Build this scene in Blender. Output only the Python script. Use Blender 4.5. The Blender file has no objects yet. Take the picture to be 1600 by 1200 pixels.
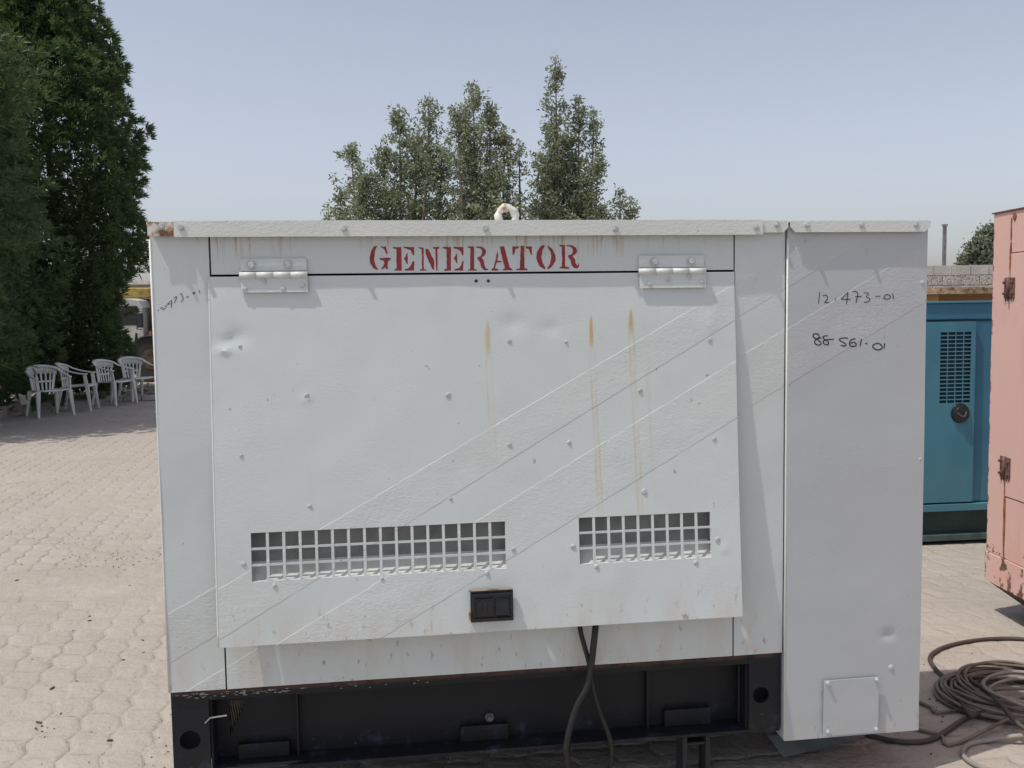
import bpy, bmesh, math, random
import numpy as np
from mathutils import Vector, Matrix, noise

R = math.radians
rnd = random.Random(7)
rng = np.random.default_rng(7)
sc = bpy.context.scene
COL = sc.collection

# ---------------------------------------------------------------- camera
F_PX, PITCH, ROLL, EYE = 1500.0, R(4.38), R(0.85), 1.75
cF = Vector((0, math.cos(PITCH), -math.sin(PITCH)))
cR0 = Vector((1, 0, 0)); cU0 = Vector((0, math.sin(PITCH), math.cos(PITCH)))
cR = math.cos(ROLL) * cR0 - math.sin(ROLL) * cU0
cU = math.sin(ROLL) * cR0 + math.cos(ROLL) * cU0
cam = bpy.data.cameras.new('camera'); camo = bpy.data.objects.new('camera', cam); COL.objects.link(camo)
cam.sensor_width = 36; cam.lens = 36 * F_PX / 1600; cam.clip_start = 0.05; cam.clip_end = 3000
M = Matrix((cR, cU, -cF)).transposed().to_4x4(); M.translation = Vector((0, 0, EYE))
camo.matrix_world = M
sc.camera = camo

# ---------------------------------------------------------------- sun direction (generator frame: x along face, y into it)
TH = R(7.77)
GX = Vector((math.cos(TH), math.sin(TH), 0)); GN = Vector((-math.sin(TH), math.cos(TH), 0))
tosun = (-0.42 * GX - 0.14 * GN + Vector((0, 0, 1))).normalized()
elev = math.asin(tosun.z); az = math.atan2(tosun.x, tosun.y)      # azimuth from +Y, clockwise

w = bpy.data.worlds.new('World'); sc.world = w; w.use_nodes = True
nt = w.node_tree; nt.nodes.clear()
sky = nt.nodes.new('ShaderNodeTexSky'); sky.sky_type = 'NISHITA'; sky.sun_disc = False
sky.sun_elevation = elev; sky.sun_rotation = az
sky.air_density = 1.0; sky.dust_density = 2.0; sky.ozone_density = 1.0; sky.altitude = 0
bg = nt.nodes.new('ShaderNodeBackground'); bg.inputs['Strength'].default_value = 0.125
hs = nt.nodes.new('ShaderNodeHueSaturation'); hs.inputs['Saturation'].default_value = 0.52
mt_ = nt.nodes.new('ShaderNodeMix'); mt_.data_type = 'RGBA'; mt_.blend_type = 'MULTIPLY'; mt_.inputs[0].default_value = 1.0; mt_.inputs[7].default_value = (.985, .965, 1.0, 1)
wo = nt.nodes.new('ShaderNodeOutputWorld')
nt.links.new(sky.outputs[0], hs.inputs['Color']); nt.links.new(hs.outputs[0], mt_.inputs[6]); nt.links.new(mt_.outputs[2], bg.inputs[0]); nt.links.new(bg.outputs[0], wo.inputs[0])

sl = bpy.data.lights.new('sun', 'SUN'); sl.energy = 2.7; sl.angle = R(0.55); sl.color = (1.0, 0.96, 0.88)
so = bpy.data.objects.new('sun', sl); COL.objects.link(so)
so.rotation_euler = (-tosun).to_track_quat('-Z', 'Y').to_euler(); so.location = (-10, -5, 20)
sc.view_settings.view_transform = 'Standard'; sc.view_settings.look = 'None'
sc.view_settings.exposure = 0.25; sc.view_settings.gamma = 1.0; sc.view_settings.use_curve_mapping = False

# ---------------------------------------------------------------- measuring helpers
def ray(px, py): return cF * F_PX + cR * (px - 800) + cU * (600 - py)
EYEV = Vector((0, 0, EYE))
def at(px, py, Y):
    d = ray(px, py); return EYEV + d * (Y / d.y)
def gnd(px, py, z=0.0):
    d = ray(px, py); return EYEV + d * ((z - EYE) / d.z)
def project(P):
    d = P - EYEV; z = d.dot(cF)
    if z <= 0.05: return (-9999, -9999)
    return (800 + F_PX * d.dot(cR) / z, 600 - F_PX * d.dot(cU) / z)
P0 = 3.25 * GN
def face(px, py, off=0.0):                 # pixel -> (x, z) on the generator's front plane
    d = ray(px, py); t = ((P0 - EYEV).dot(GN) + off) / d.dot(GN)
    P = EYEV + t * d
    return ((P - P0).dot(GX), P.z)

# ---------------------------------------------------------------- tags
def tag(o, label=None, cat=None, group=None, kind=None):
    if label: o['label'] = label
    if cat: o['category'] = cat
    if group: o['group'] = group
    if kind: o['kind'] = kind
    return o
def empty(name, loc=(0, 0, 0), rz=0.0):
    o = bpy.data.objects.new(name, None); COL.objects.link(o); o.location = loc; o.rotation_euler = (0, 0, rz)
    o.empty_display_size = 0.2
    return o
def mesh_obj(name, me, mat, parent=None, smooth=False):
    o = bpy.data.objects.new(name, me); COL.objects.link(o)
    if mat and not me.materials: me.materials.append(mat)
    if parent: o.parent = parent
    if smooth:
        me.polygons.foreach_set('use_smooth', [True] * len(me.polygons))
    return o
def bevel(o, wd=0.002, seg=2):
    m = o.modifiers.new('bevel', 'BEVEL'); m.width = wd; m.segments = seg; m.limit_method = 'ANGLE'; m.angle_limit = R(40)
    return o

class MB:
    def __init__(s): s.v = []; s.f = []
    def add(s, vs, fs):
        b = len(s.v); s.v += [tuple(v) for v in vs]; s.f += [tuple(b + i for i in f) for f in fs]; return s
    def box(s, x0, x1, y0, y1, z0, z1, mat=None):
        vs = [Vector(p) for p in ((x0,y0,z0),(x1,y0,z0),(x1,y1,z0),(x0,y1,z0),(x0,y0,z1),(x1,y0,z1),(x1,y1,z1),(x0,y1,z1))]
        if mat: vs = [mat @ v for v in vs]
        return s.add(vs, [(0,3,2,1),(4,5,6,7),(0,1,5,4),(1,2,6,5),(2,3,7,6),(3,0,4,7)])
    def hexa(s, vs): return s.add(vs, [(0,3,2,1),(4,5,6,7),(0,1,5,4),(1,2,6,5),(2,3,7,6),(3,0,4,7)])
    def cyl(s, a, b, r, n=12, r2=None):
        a = Vector(a); b = Vector(b); r2 = r if r2 is None else r2
        d = (b - a).normalized(); u = d.orthogonal().normalized(); v = d.cross(u)
        vs = []
        for P, rr in ((a, r), (b, r2)):
            for i in range(n):
                t = 2 * math.pi * i / n; vs.append(P + rr * (math.cos(t) * u + math.sin(t) * v))
        fs = [(i, (i + 1) % n, n + (i + 1) % n, n + i) for i in range(n)] + [tuple(range(n))[::-1], tuple(range(n, 2 * n))]
        return s.add(vs, fs)
    def tube(s, pts, r, n=8, closed=False, flat=None):
        pts = [Vector(p) for p in pts]; m = len(pts); rings = []
        prev = None
        for i, p in enumerate(pts):
            a = pts[(i - 1) % m] if (i > 0 or closed) else p
            b = pts[(i + 1) % m] if (i < m - 1 or closed) else p
            d = (b - a).normalized()
            if prev is None: u = d.cross(Vector((0, 0, 1)));  u = u.normalized() if u.length > .05 else d.orthogonal().normalized()
            else: u = (prev - d * prev.dot(d)).normalized()
            prev = u; v = d.cross(u)
            rr = float(r[i] if hasattr(r, "__len__") else r)
            ra, rb = (rr, rr) if flat is None else (rr * flat[0], rr * flat[1])
            rings.append([p + ra * math.cos(2 * math.pi * k / n) * u + rb * math.sin(2 * math.pi * k / n) * v for k in range(n)])
        vs = [q for rg in rings for q in rg]; fs = []
        for i in range(m if closed else m - 1):
            j = (i + 1) % m
            for k in range(n): fs.append((i * n + k, i * n + (k + 1) % n, j * n + (k + 1) % n, j * n + k))
        if not closed: fs += [tuple(range(n))[::-1], tuple((m - 1) * n + k for k in range(n))]
        return s.add(vs, fs)
    def prism(s, poly, y0, y1):            # poly in (x, z), extruded along y
        n = len(poly)
        vs = [(p[0], y0, p[1]) for p in poly] + [(p[0], y1, p[1]) for p in poly]
        fs = [tuple(range(n)), tuple(range(n, 2 * n))[::-1]] + [(i, n + i, n + (i + 1) % n, (i + 1) % n) for i in range(n)]
        return s.add(vs, fs)
    def mesh(s, name='m'):
        me = bpy.data.meshes.new(name); me.from_pydata(s.v, [], s.f)
        bm = bmesh.new(); bm.from_mesh(me); bmesh.ops.recalc_face_normals(bm, faces=bm.faces); bm.to_mesh(me); bm.free()
        return me
    def build(s, name, mat, parent=None, smooth=False, bev=0):
        o = mesh_obj(name, s.mesh(name), mat, parent, smooth)
        if bev: bevel(o, bev)
        return o

def fast_mesh(name, V, Fq, mat, parent=None, smooth=False):
    me = bpy.data.meshes.new(name); nv = len(V); nf, k = Fq.shape
    me.vertices.add(nv); me.vertices.foreach_set('co', V.astype(np.float32).ravel())
    me.loops.add(nf * k); me.loops.foreach_set('vertex_index', Fq.astype(np.int32).ravel())
    me.polygons.add(nf); me.polygons.foreach_set('loop_start', np.arange(0, nf * k, k, dtype=np.int32))
    me.polygons.foreach_set('loop_total', np.full(nf, k, dtype=np.int32))
    me.update(calc_edges=True); me.validate()
    return mesh_obj(name, me, mat, parent, smooth)

# ---------------------------------------------------------------- materials
class Mat:
    def __init__(s, name, base=(.5, .5, .5), rough=.6, metal=0.0, spec=.5):
        s.m = bpy.data.materials.new(name); s.m.use_nodes = True; s.t = s.m.node_tree
        s.b = s.t.nodes['Principled BSDF']
        s.b.inputs['Base Color'].default_value = (*base, 1); s.b.inputs['Roughness'].default_value = rough
        s.b.inputs['Metallic'].default_value = metal; s.b.inputs['Specular IOR Level'].default_value = spec
        s.co = None; s.c = s.rgb(base); s.h = None
    def n(s, typ, **kw):
        nd = s.t.nodes.new(typ)
        for k, v in kw.items(): setattr(nd, k, v)
        return nd
    def link(s, a, b): s.t.links.new(a, b)
    def rgb(s, c):
        nd = s.n('ShaderNodeRGB'); nd.outputs[0].default_value = (*c, 1); return nd.outputs[0]
    def obj(s):
        if s.co is None: s.co = s.n('ShaderNodeTexCoord').outputs['Object']
        return s.co
    def world(s): return s.n('ShaderNodeNewGeometry').outputs['Position']
    def mapping(s, vec, scale=(1, 1, 1), loc=(0, 0, 0), rot=(0, 0, 0)):
        nd = s.n('ShaderNodeMapping'); nd.inputs['Scale'].default_value = scale; nd.inputs['Location'].default_value = loc
        nd.inputs['Rotation'].default_value = rot; s.link(vec, nd.inputs['Vector']); return nd.outputs[0]
    def noise(s, vec, scale, detail=4, rough=.55, dist=0.0):
        nd = s.n('ShaderNodeTexNoise'); nd.inputs['Scale'].default_value = scale; nd.inputs['Detail'].default_value = detail
        nd.inputs['Roughness'].default_value = rough; nd.inputs['Distortion'].default_value = dist
        s.link(vec, nd.inputs['Vector']); return nd.outputs['Fac']
    def ramp(s, v, a, b, lo=0.0, hi=1.0):
        nd = s.n('ShaderNodeMapRange'); nd.interpolation_type = 'SMOOTHSTEP'
        nd.inputs['From Min'].default_value = a; nd.inputs['From Max'].default_value = b
        nd.inputs['To Min'].default_value = lo; nd.inputs['To Max'].default_value = hi
        s.link(v, nd.inputs['Value']); return nd.outputs[0]
    def math(s, op, a, b=None, c=None):
        nd = s.n('ShaderNodeMath', operation=op)
        for i, x in enumerate((a, b, c)):
            if x is None: continue
            if isinstance(x, (int, float)): nd.inputs[i].default_value = x
            else: s.link(x, nd.inputs[i])
        return nd.outputs[0]
    def mixc(s, f, a, b):
        nd = s.n('ShaderNodeMix', data_type='RGBA')
        if isinstance(f, (int, float)): nd.inputs[0].default_value = f
        else: s.link(f, nd.inputs[0])
        for x, i in ((a, 6), (b, 7)):
            if isinstance(x, tuple): nd.inputs[i].default_value = (*x, 1)
            else: s.link(x, nd.inputs[i])
        return nd.outputs[2]
    def over(s, f, col): s.c = s.mixc(f, s.c, col); return s
    def xyz(s, vec):
        nd = s.n('ShaderNodeSeparateXYZ'); s.link(vec, nd.inputs[0]); return nd.outputs
    def bump(s, h, dist=.001, strength=1.0):
        nd = s.n('ShaderNodeBump'); nd.inputs['Distance'].default_value = dist; nd.inputs['Strength'].default_value = strength
        s.link(h, nd.inputs['Height'])
        if s.h is not None: s.link(s.h, nd.inputs['Normal'])
        s.h = nd.outputs[0]; return s
    def done(s):
        s.link(s.c, s.b.inputs['Base Color'])
        if s.h is not None: s.link(s.h, s.b.inputs['Normal'])
        return s.m

def simple(name, base, rough=.6, metal=0.0, var=.15, scale=8, bump=0.0, bscale=60, spec=.5, dark=None, objspace=True):
    m = Mat(name, base, rough, metal, spec)
    co = m.obj() if objspace else m.world()
    n1 = m.noise(co, scale, 5)
    d = dark or tuple(c * (1 - 2.2 * var) for c in base)
    m.over(m.ramp(n1, .35, .72), d)
    if bump: m.bump(m.noise(co, bscale, 4), bump)
    return m.done()

# painted sheet metal of the white generator: everything in the generator's own coordinates
def linefit(p, q):
    a, b = face(*p), face(*q); mm = (b[1] - a[1]) / (b[0] - a[0]); return mm, a[1] - mm * a[0]
LINES = [linefit((500, 820), (1100, 470)), linefit((420, 944), (1145, 502)), linefit((480, 965), (1150, 560)), linefit((903, 799), (1150, 650))]
def white_paint(name, base=(.565, .61, .605), drips=False, streaks=False, low=False, rustall=0.0, bands=True, wear=0.0):
    m = Mat(name, base, .42, 0, .45)
    co = m.obj(); X, Y, Z = m.xyz(co)
    big = m.noise(co, 1.7, 3); mid = m.noise(co, 7, 5)
    m.over(m.math('MULTIPLY', m.ramp(big, .35, .7), .45), (base[0] * .99, base[1] * .96, base[2] * .93))
    m.over(m.math('MULTIPLY', m.ramp(mid, .52, .75), .35), (base[0] * .9, base[1] * .9, base[2] * .89))
    # relief: two painted-over tape bands and orange peel
    peel = m.noise(m.mapping(co, (1, 1, 1.5)), 85, 3, .6)
    peel2 = m.noise(co, 150, 2)
    if bands:
        tot = None
        for (ma, ca), (mb, cb) in ((LINES[0], LINES[1]), (LINES[2], LINES[3])):
            da = m.math('SUBTRACT', m.math('MULTIPLY_ADD', X, ma, ca), Z)      # >0 below the upper line
            db = m.math('SUBTRACT', Z, m.math('MULTIPLY_ADD', X, mb, cb))      # >0 above the lower line
            wob = m.math('MULTIPLY', m.math('SUBTRACT', m.noise(co, 18, 3), .5), .006)
            b = m.math('MULTIPLY', m.ramp(m.math('ADD', da, wob), 0, .005), m.ramp(m.math('ADD', db, wob), 0, .005))
            tot = b if tot is None else m.math('ADD', tot, b)
        m.over(m.math('MULTIPLY', tot, .16), (.565, .56, .545))
        m.bump(m.math('MULTIPLY', tot, m.ramp(m.noise(co, 9, 3), .3, .6, .25, 1.0)), .0009)
        patch = m.ramp(m.noise(co, 3.1, 3), .42, .62)
        amp = m.math('ADD', m.math('MULTIPLY', tot, .65), m.math('MULTIPLY', patch, .45))
        m.bump(m.math('MULTIPLY', m.ramp(peel, .3, .7), m.math('ADD', amp, .05)), .00038)
    else:
        m.bump(m.ramp(peel, .3, .7), .0004)
    m.bump(peel2, .00012)
    m.bump(m.ramp(m.noise(co, 3.0, 2), .2, .8), .0022)
    # small chips and dirt
    v = m.noise(m.mapping(co, (1, 1, .45)), 46, 2)
    chip = m.ramp(v, .735, .76)
    m.over(m.math('MULTIPLY', chip, .55), (.23, .17, .12))
    if low:      # dirt splashed on the lowest part
        z0, z1 = low
        lowm = m.ramp(Z, z1, z0)
        sp = m.ramp(m.noise(m.mapping(co, (1, 1, .4)), 38, 4, .7), .60, .70)
        m.over(m.math('MULTIPLY', m.math('MULTIPLY', lowm, sp), .75), (.22, .16, .12))
        m.over(m.math('MULTIPLY', lowm, m.math('MULTIPLY', m.ramp(m.noise(m.mapping(co, (2.5, 1, .6)), 5, 4), .4, .7), .4)), (.50, .43, .36))
    if drips:    # rust weeping from under the lid
        z0, z1 = drips
        dm = m.ramp(Z, z0, z1)
        sn = m.ramp(m.noise(m.mapping(co, (30, 1, 1.5)), 2.2, 4, .7), .50, .66)
        gate = m.ramp(m.noise(m.mapping(co, (2.2, 1, .1)), 2.0, 2), .38, .55)
        m.over(m.math('MULTIPLY', m.math('MULTIPLY', dm, sn), m.math('MULTIPLY', gate, .9)), (.40, .27, .17))
    if streaks:
        for (px, pt, pm, pb, wd, s1, s2) in streaks:
            x, zt = face(px, pt); zm = face(px, pm)[1]; zb = face(px, pb)[1]
            wig = m.math('MULTIPLY', m.math('SUBTRACT', m.noise(m.mapping(co, (0, 0, 1)), 9, 2), .5), .012)
            # the run leans a little as it goes down
            lean = m.math('MULTIPLY', m.math('SUBTRACT', zm, Z), .03)
            dx = m.math('ABSOLUTE', m.math('SUBTRACT', m.math('SUBTRACT', X, m.math('MAXIMUM', lean, 0.0)), x))
            dxw = m.math('ABSOLUTE', m.math('SUBTRACT', m.math('ADD', m.math('SUBTRACT', X, m.math('MAXIMUM', lean, 0.0)), wig), x))
            head = m.math('MULTIPLY', m.ramp(Z, zm - .01, zm + .05), m.ramp(Z, zt, zt - .04))
            prof_ = m.math('MULTIPLY', m.ramp(Z, zt, zt - .05), .9); a = m.math('MULTIPLY', m.ramp(m.math('DIVIDE', dx, m.math('ADD', prof_, .1)), wd * .8, wd * .3), m.math('MULTIPLY', head, m.ramp(m.noise(m.mapping(co, (20, 1, 2)), 3, 4, .7), .3, .55, .6, 1.0)))
            tail = m.math('MULTIPLY', m.ramp(Z, zb, zb + .25), m.ramp(Z, zt - .03, zt - .08))
            e = m.math('ABSOLUTE', m.math('SUBTRACT', dxw, wd * .75))
            tail = m.math('MULTIPLY', tail, m.ramp(m.noise(m.mapping(co, (14, 1, 1.6), (x, 0, 0)), 2.5, 5, .75), .38, .62)); tl = m.math('MULTIPLY', m.ramp(e, .0045, .001), tail)
            fill = m.math('MULTIPLY', m.ramp(dxw, wd * 1.4, wd * .3), tail)
            m.over(m.math('MULTIPLY', fill, s2 * .35), (.55, .45, .28))
            m.over(m.math('MULTIPLY', tl, s2 * .7), (.47, .39, .22))
            m.over(m.math('MULTIPLY', a, s1), (.48, .32, .11))
    if rustall:
        r = m.ramp(m.noise(co, 14, 6, .7), .62 - rustall, .72 - rustall * .7)
        m.over(r, m.mixc(m.ramp(m.noise(co, 40, 4), .4, .6), (.45, .22, .09), (.16, .075, .04)))
    if wear:
        r = m.ramp(m.noise(m.mapping(co, (1, 1, 2)), 30, 6, .75), .70 - wear, .72 - wear)
        m.over(r, (.25, .15, .09))
    return m.done()

WP = {}
WP['body'] = white_paint('white_paint_body', low=(.50, .80))
WP['top'] = white_paint('white_paint_top', drips=(1.90, 2.0), bands=False)
WP['lid'] = white_paint('white_paint_lid', base=(.64, .665, .63), bands=False, wear=.035)
WP['door'] = white_paint('white_paint_door', streaks=[(761, 492, 560, 760, .012, .55, .5), (922, 484, 548, 830, .0105, .85, .65), (984, 474, 528, 860, .0115, .75, .7), (1006, 480, 492, 800, .006, .25, .35)], low=(.65, .84))
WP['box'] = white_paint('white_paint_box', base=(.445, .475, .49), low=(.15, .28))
WP['rusty'] = white_paint('white_paint_rusty', base=(.68, .66, .60), bands=False, rustall=.20)
WP['bolt'] = simple('bolt_paint', (.54, .565, .565), .45, var=.12, scale=60)
M_dark = simple('dark_steel', (.016, .017, .021), .6, var=.2, scale=9, bump=.001, bscale=45, spec=.25)
M_void = simple('inner_dark_steel', (.03, .03, .032), .8, var=.1)
M_duct = simple('duct_grey_paint', (.60, .60, .56), .6, var=.12, scale=12)
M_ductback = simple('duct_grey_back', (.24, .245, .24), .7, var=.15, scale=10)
M_black = simple('black_plastic', (.012, .014, .020), .2, var=.2, scale=40, spec=.5)
M_rubber = simple('black_rubber', (.018, .018, .018), .6, var=.2, scale=30, bump=.0006, bscale=90)
M_red = simple('red_stencil_paint', (.30, .030, .035), .55, var=.13, scale=26)
M_pen = simple('black_marker', (.03, .03, .035), .7, var=.1)
M_pen2 = simple('worn_black_marker', (.12, .12, .125), .7, var=.25, scale=60)
M_rust = simple('rusty_steel', (.13, .07, .05), .85, var=.25, scale=30, bump=.001)
M_plate = simple('grey_green_sheet', (.13, .16, .155), .5, var=.15, scale=10)
M_flake = simple('flaked_paint', (.55, .55, .52), .7, var=.15)

def base_mat():
    m = Mat('skid_black_paint', (.010, .011, .014), .55, 0, .3)
    co = m.obj(); X, Y, Z = m.xyz(co)
    m.over(m.math('MULTIPLY', m.ramp(m.noise(co, 5, 5), .45, .7), .5), (.018, .0175, .018))
    rust = m.math('MULTIPLY', m.ramp(Z, .468, .484), m.ramp(m.noise(co, 22, 4), .3, .55))
    m.over(rust, (.075, .040, .030))
    lowblue = m.math('MULTIPLY', m.ramp(Z, .30, .22), m.ramp(m.noise(co, 9, 5, .7), .52, .66))
    m.over(m.math('MULTIPLY', lowblue, .5), (.055, .065, .11))
    fl = m.math('MULTIPLY', m.ramp(m.noise(m.mapping(co, (1, 1, 1.5)), 26, 6, .8), .66, .70), m.ramp(Z, .33, .22))
    m.over(m.math('MULTIPLY', fl, .7), (.22, .20, .21))
    m.bump(m.noise(co, 60, 4), .0008)
    return m.done()
M_base = base_mat()

# ---------------------------------------------------------------- ground
def paving_mat(name, off=0.0):
    m = Mat(name, (.385, .345, .30), .92, 0, .15)
    P = m.world()
    m.over(m.ramp(m.noise(P, .55, 4), .35, .68), (.345, .305, .262))
    m.over(m.math('MULTIPLY', m.ramp(m.noise(P, 2.4, 5), .5, .75), .5), (.425, .385, .34))
    m.over(m.math('MULTIPLY', m.ramp(m.noise(P, 9, 5, .7), .55, .75), .3), (.30, .26, .22))
    m.over(m.math('MULTIPLY', m.ramp(m.noise(P, 70, 3), .62, .72), .35), (.25, .21, .17))
    geo = m.n('ShaderNodeNewGeometry')
    m.over(m.math('MULTIPLY', geo.outputs['Random Per Island'], off), (.32, .28, .245))
    inf = m.n('ShaderNodeObjectInfo')
    if off: m.over(m.math('MULTIPLY', inf.outputs['Random'], off), (.42, .375, .33))
    m.bump(m.noise(P, 11, 6, .7), .014)
    m.over(m.math('MULTIPLY', m.ramp(m.noise(m.mapping(P, (1, 1, 1), (5, 2, 0)), 1.3, 6, .75), .56, .66), .35), (.28, .245, .21))
    m.bump(m.noise(P, 160, 3, .7), .0012)
    m.bump(m.noise(m.mapping(P, (1, 1.6, 1)), 5.0, 5, .65), .03)
    return m.done()
M_pave = paving_mat('dusty_paver', .35)
M_sand = paving_mat('sandy_ground')

gb = MB()
NG = 120
g = empty.__call__  # keep name
def ground_sheet():
    xs = np.concatenate([-np.geomspace(600, 24, 14), np.linspace(-22, 22, 150), np.geomspace(24, 600, 14)])
    ys = np.concatenate([[-60, -30, -12], np.linspace(-8, 40, 170), np.geomspace(44, 1200, 14)])
    V = []
    for y in ys:
        for x in xs:
            z = (-.0015 + .0030 * noise.noise(Vector((x * 1.4, y * 1.4, 3))) + .0018 * noise.noise(Vector((x * 4, y * 4, 8)))) if (-8 < x < 8 and y < 18) else -.012
            V.append((x, y, z))
    nx = len(xs)
    Fq = [(j * nx + i, j * nx + i + 1, (j + 1) * nx + i + 1, (j + 1) * nx + i) for j in range(len(ys) - 1) for i in range(nx - 1)]
    o = fast_mesh('ground', np.array(V), np.array(Fq), M_sand, smooth=True)
    tag(o, kind='structure'); return o
GROUND = ground_sheet()

# wavy interlocking pavers
PA, PB = .165, .205
def zig(t):                                   # 0..1 -> sideways offset of the joint
    return (0, .012, .016, .009, 0, -.009, -.016, -.012)[int(round(t * 8)) % 8]
def paver_outline(inset):
    pts = []
    for k in range(8): pts.append((k / 8 * PA, zig(k / 8) * .55))                 # bottom edge
    for k in range(8): pts.append((PA + zig(k / 8), k / 8 * PB))                  # right edge
    for k in range(8, 0, -1): pts.append((k / 8 * PA, PB + zig(k / 8) * .55))     # top
    for k in range(8, 0, -1): pts.append((zig(k / 8), k / 8 * PB))                # left
    pts = pts[::2]
    n = len(pts); out = []
    for i in range(n):
        a = Vector(pts[i - 1]); b = Vector(pts[i]); c = Vector(pts[(i + 1) % n])
        t = (c - a).normalized(); nn = Vector((-t.y, t.x))
        q = b + nn * inset; out.append((q.x - PA / 2, q.y - PB / 2))
    return out
def paver_mesh(var):
    o0 = paver_outline(.0016); o1 = paver_outline(.008); o2 = paver_outline(.030)
    rr = random.Random(var); n = len(o0)
    ch = [rr.uniform(-.002, .0015) for _ in o0]
    vs = [(p[0], p[1], -.02) for p in o0] + [(p[0], p[1], -.0065 + min(0, c)) for p, c in zip(o0, ch)] + [(p[0], p[1], -.0008 + c * .4) for p, c in zip(o1, ch)] + [(p[0], p[1], .0008) for p in o2]
    fs = []
    for r_ in range(3):
        for i in range(n): fs.append((r_ * n + i, r_ * n + (i + 1) % n, (r_ + 1) * n + (i + 1) % n, (r_ + 1) * n + i))
    fs.append(tuple(range(3 * n, 4 * n)))
    return vs, fs
PVAR = [paver_mesh(i) for i in range(5)]
PME = []
for i, (vs, fs) in enumerate(PVAR):
    me = bpy.data.meshes.new('paver'); me.from_pydata(vs, [], fs); me.materials.append(M_pave)
    me.polygons.foreach_set('use_smooth', [True] * len(me.polygons)); PME.append(me)
PTH = R(11)
pX = Vector((math.cos(PTH), math.sin(PTH), 0)); pY = Vector((-math.sin(PTH), math.cos(PTH), 0))
cells = []
for i in range(-110, 95):
    for j in range(6, 106):
        c = pX * (i * PA) + pY * (j * PB)
        if c.y < 1.6 or c.y > 17: continue
        px, py = project(c)
        if px < -260 or px > 1860 or py > 1420: continue
        cells.append((c, px, py))
cand = []
for idx, (c, px, py) in enumerate(cells):
    vis = (-25 < px < 272 + (py - 1083) * .05 and 640 < py < 1215) or (1436 < px < 1625 and 845 < py < 1215) or (1230 < px < 1440 and 1150 < py < 1210)
    if vis: cand.append((c.length, idx))
cand.sort(); near = set(i for _, i in cand[:300])
pav = empty('pavement'); tag(pav, kind='structure')
stuffV = []; stuffF = []; base = 0
for idx, (c, px, py) in enumerate(cells):
    hz = .0035 * noise.noise(c * .9) + rnd.uniform(-.0012, .0012)
    tx, ty = rnd.uniform(-.010, .010), rnd.uniform(-.010, .010); rz = PTH + rnd.uniform(-.012, .012)
    k = rnd.randrange(5)
    mt = Matrix.Translation((c.x, c.y, hz)) @ Matrix.Rotation(rz, 4, 'Z') @ Matrix.Rotation(tx, 4, 'X') @ Matrix.Rotation(ty, 4, 'Y')
    if idx in near:
        o = bpy.data.objects.new('paver', PME[k]); COL.objects.link(o); o.matrix_world = mt; o.parent = pav
    else:
        vs, fs = PVAR[k]; A = np.array(mt)[:3]
        V = np.array(vs) @ A[:, :3].T + A[:, 3]; stuffV.append(V); stuffF += [tuple(base + q for q in f) for f in fs]; base += len(vs)
me = bpy.data.meshes.new('farther_pavers'); me.from_pydata(np.concatenate(stuffV).tolist(), [], stuffF)
o = mesh_obj('far_paving', me, M_pave, pav, True); o['kind'] = 'stuff'

# fallen twigs, pods and grit
deb = MB()
for k in range(45):
    if rnd.random() < .8: px, py = rnd.uniform(-10, 275), 690 + 510 * rnd.random() ** .8
    else: px, py = rnd.uniform(1440, 1600), rnd.uniform(860, 1190)
    c = gnd(px, py); s = rnd.uniform(.002, .006) if rnd.random() < .85 else rnd.uniform(.007, .011)
    mt = Matrix.Translation((c.x, c.y, s * .4)) @ Matrix.Rotation(rnd.uniform(0, 3), 4, 'Z') @ Matrix.Rotation(rnd.uniform(-.4, .4), 4, 'X')
    deb.box(-s * rnd.uniform(.6, 1.8), s * rnd.uniform(.6, 1.8), -s * .4, s * .4, -s * .35, s * .35, mt)
for (qx, qy, sx, sy, n_) in ((110, 845, 45, 9, 45), (175, 868, 60, 8, 50), (30, 835, 30, 9, 30), (95, 878, 60, 7, 40), (70, 1140, 30, 5, 10), (262, 1175, 14, 20, 12), (150, 1195, 60, 4, 8), (1470, 1110, 15, 12, 10)):
    for k in range(n_):
        c = gnd(rnd.gauss(qx, sx), rnd.gauss(qy, sy)); q_ = rnd.uniform(.0015, .0035)
        deb.box(-q_ * 1.4, q_ * 1.4, -q_, q_, -q_ * .6, q_ * .7, Matrix.Translation((c.x, c.y, q_ * .5)) @ Matrix.Rotation(rnd.uniform(0, 3), 4, 'Z') @ Matrix.Rotation(rnd.uniform(-.5, .5), 4, 'X'))
deb.build('ground_debris', simple('dry_debris', (.13, .10, .07), .9, var=.3, scale=3), bev=.0)
tag(bpy.data.objects['ground_debris'], 'small dry twigs, pods and grit scattered over the dusty paving', 'debris', kind='stuff')

# ---------------------------------------------------------------- the white generator
GEN = empty('generator', P0, TH)
tag(GEN, 'large white painted generator enclosure with the red stencilled word GENERATOR, on a black skid', 'generator')
def fx(px, py, off=0): return face(px, py, off)[0]
def fz(px, py, off=0): return face(px, py, off)[1]

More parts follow.
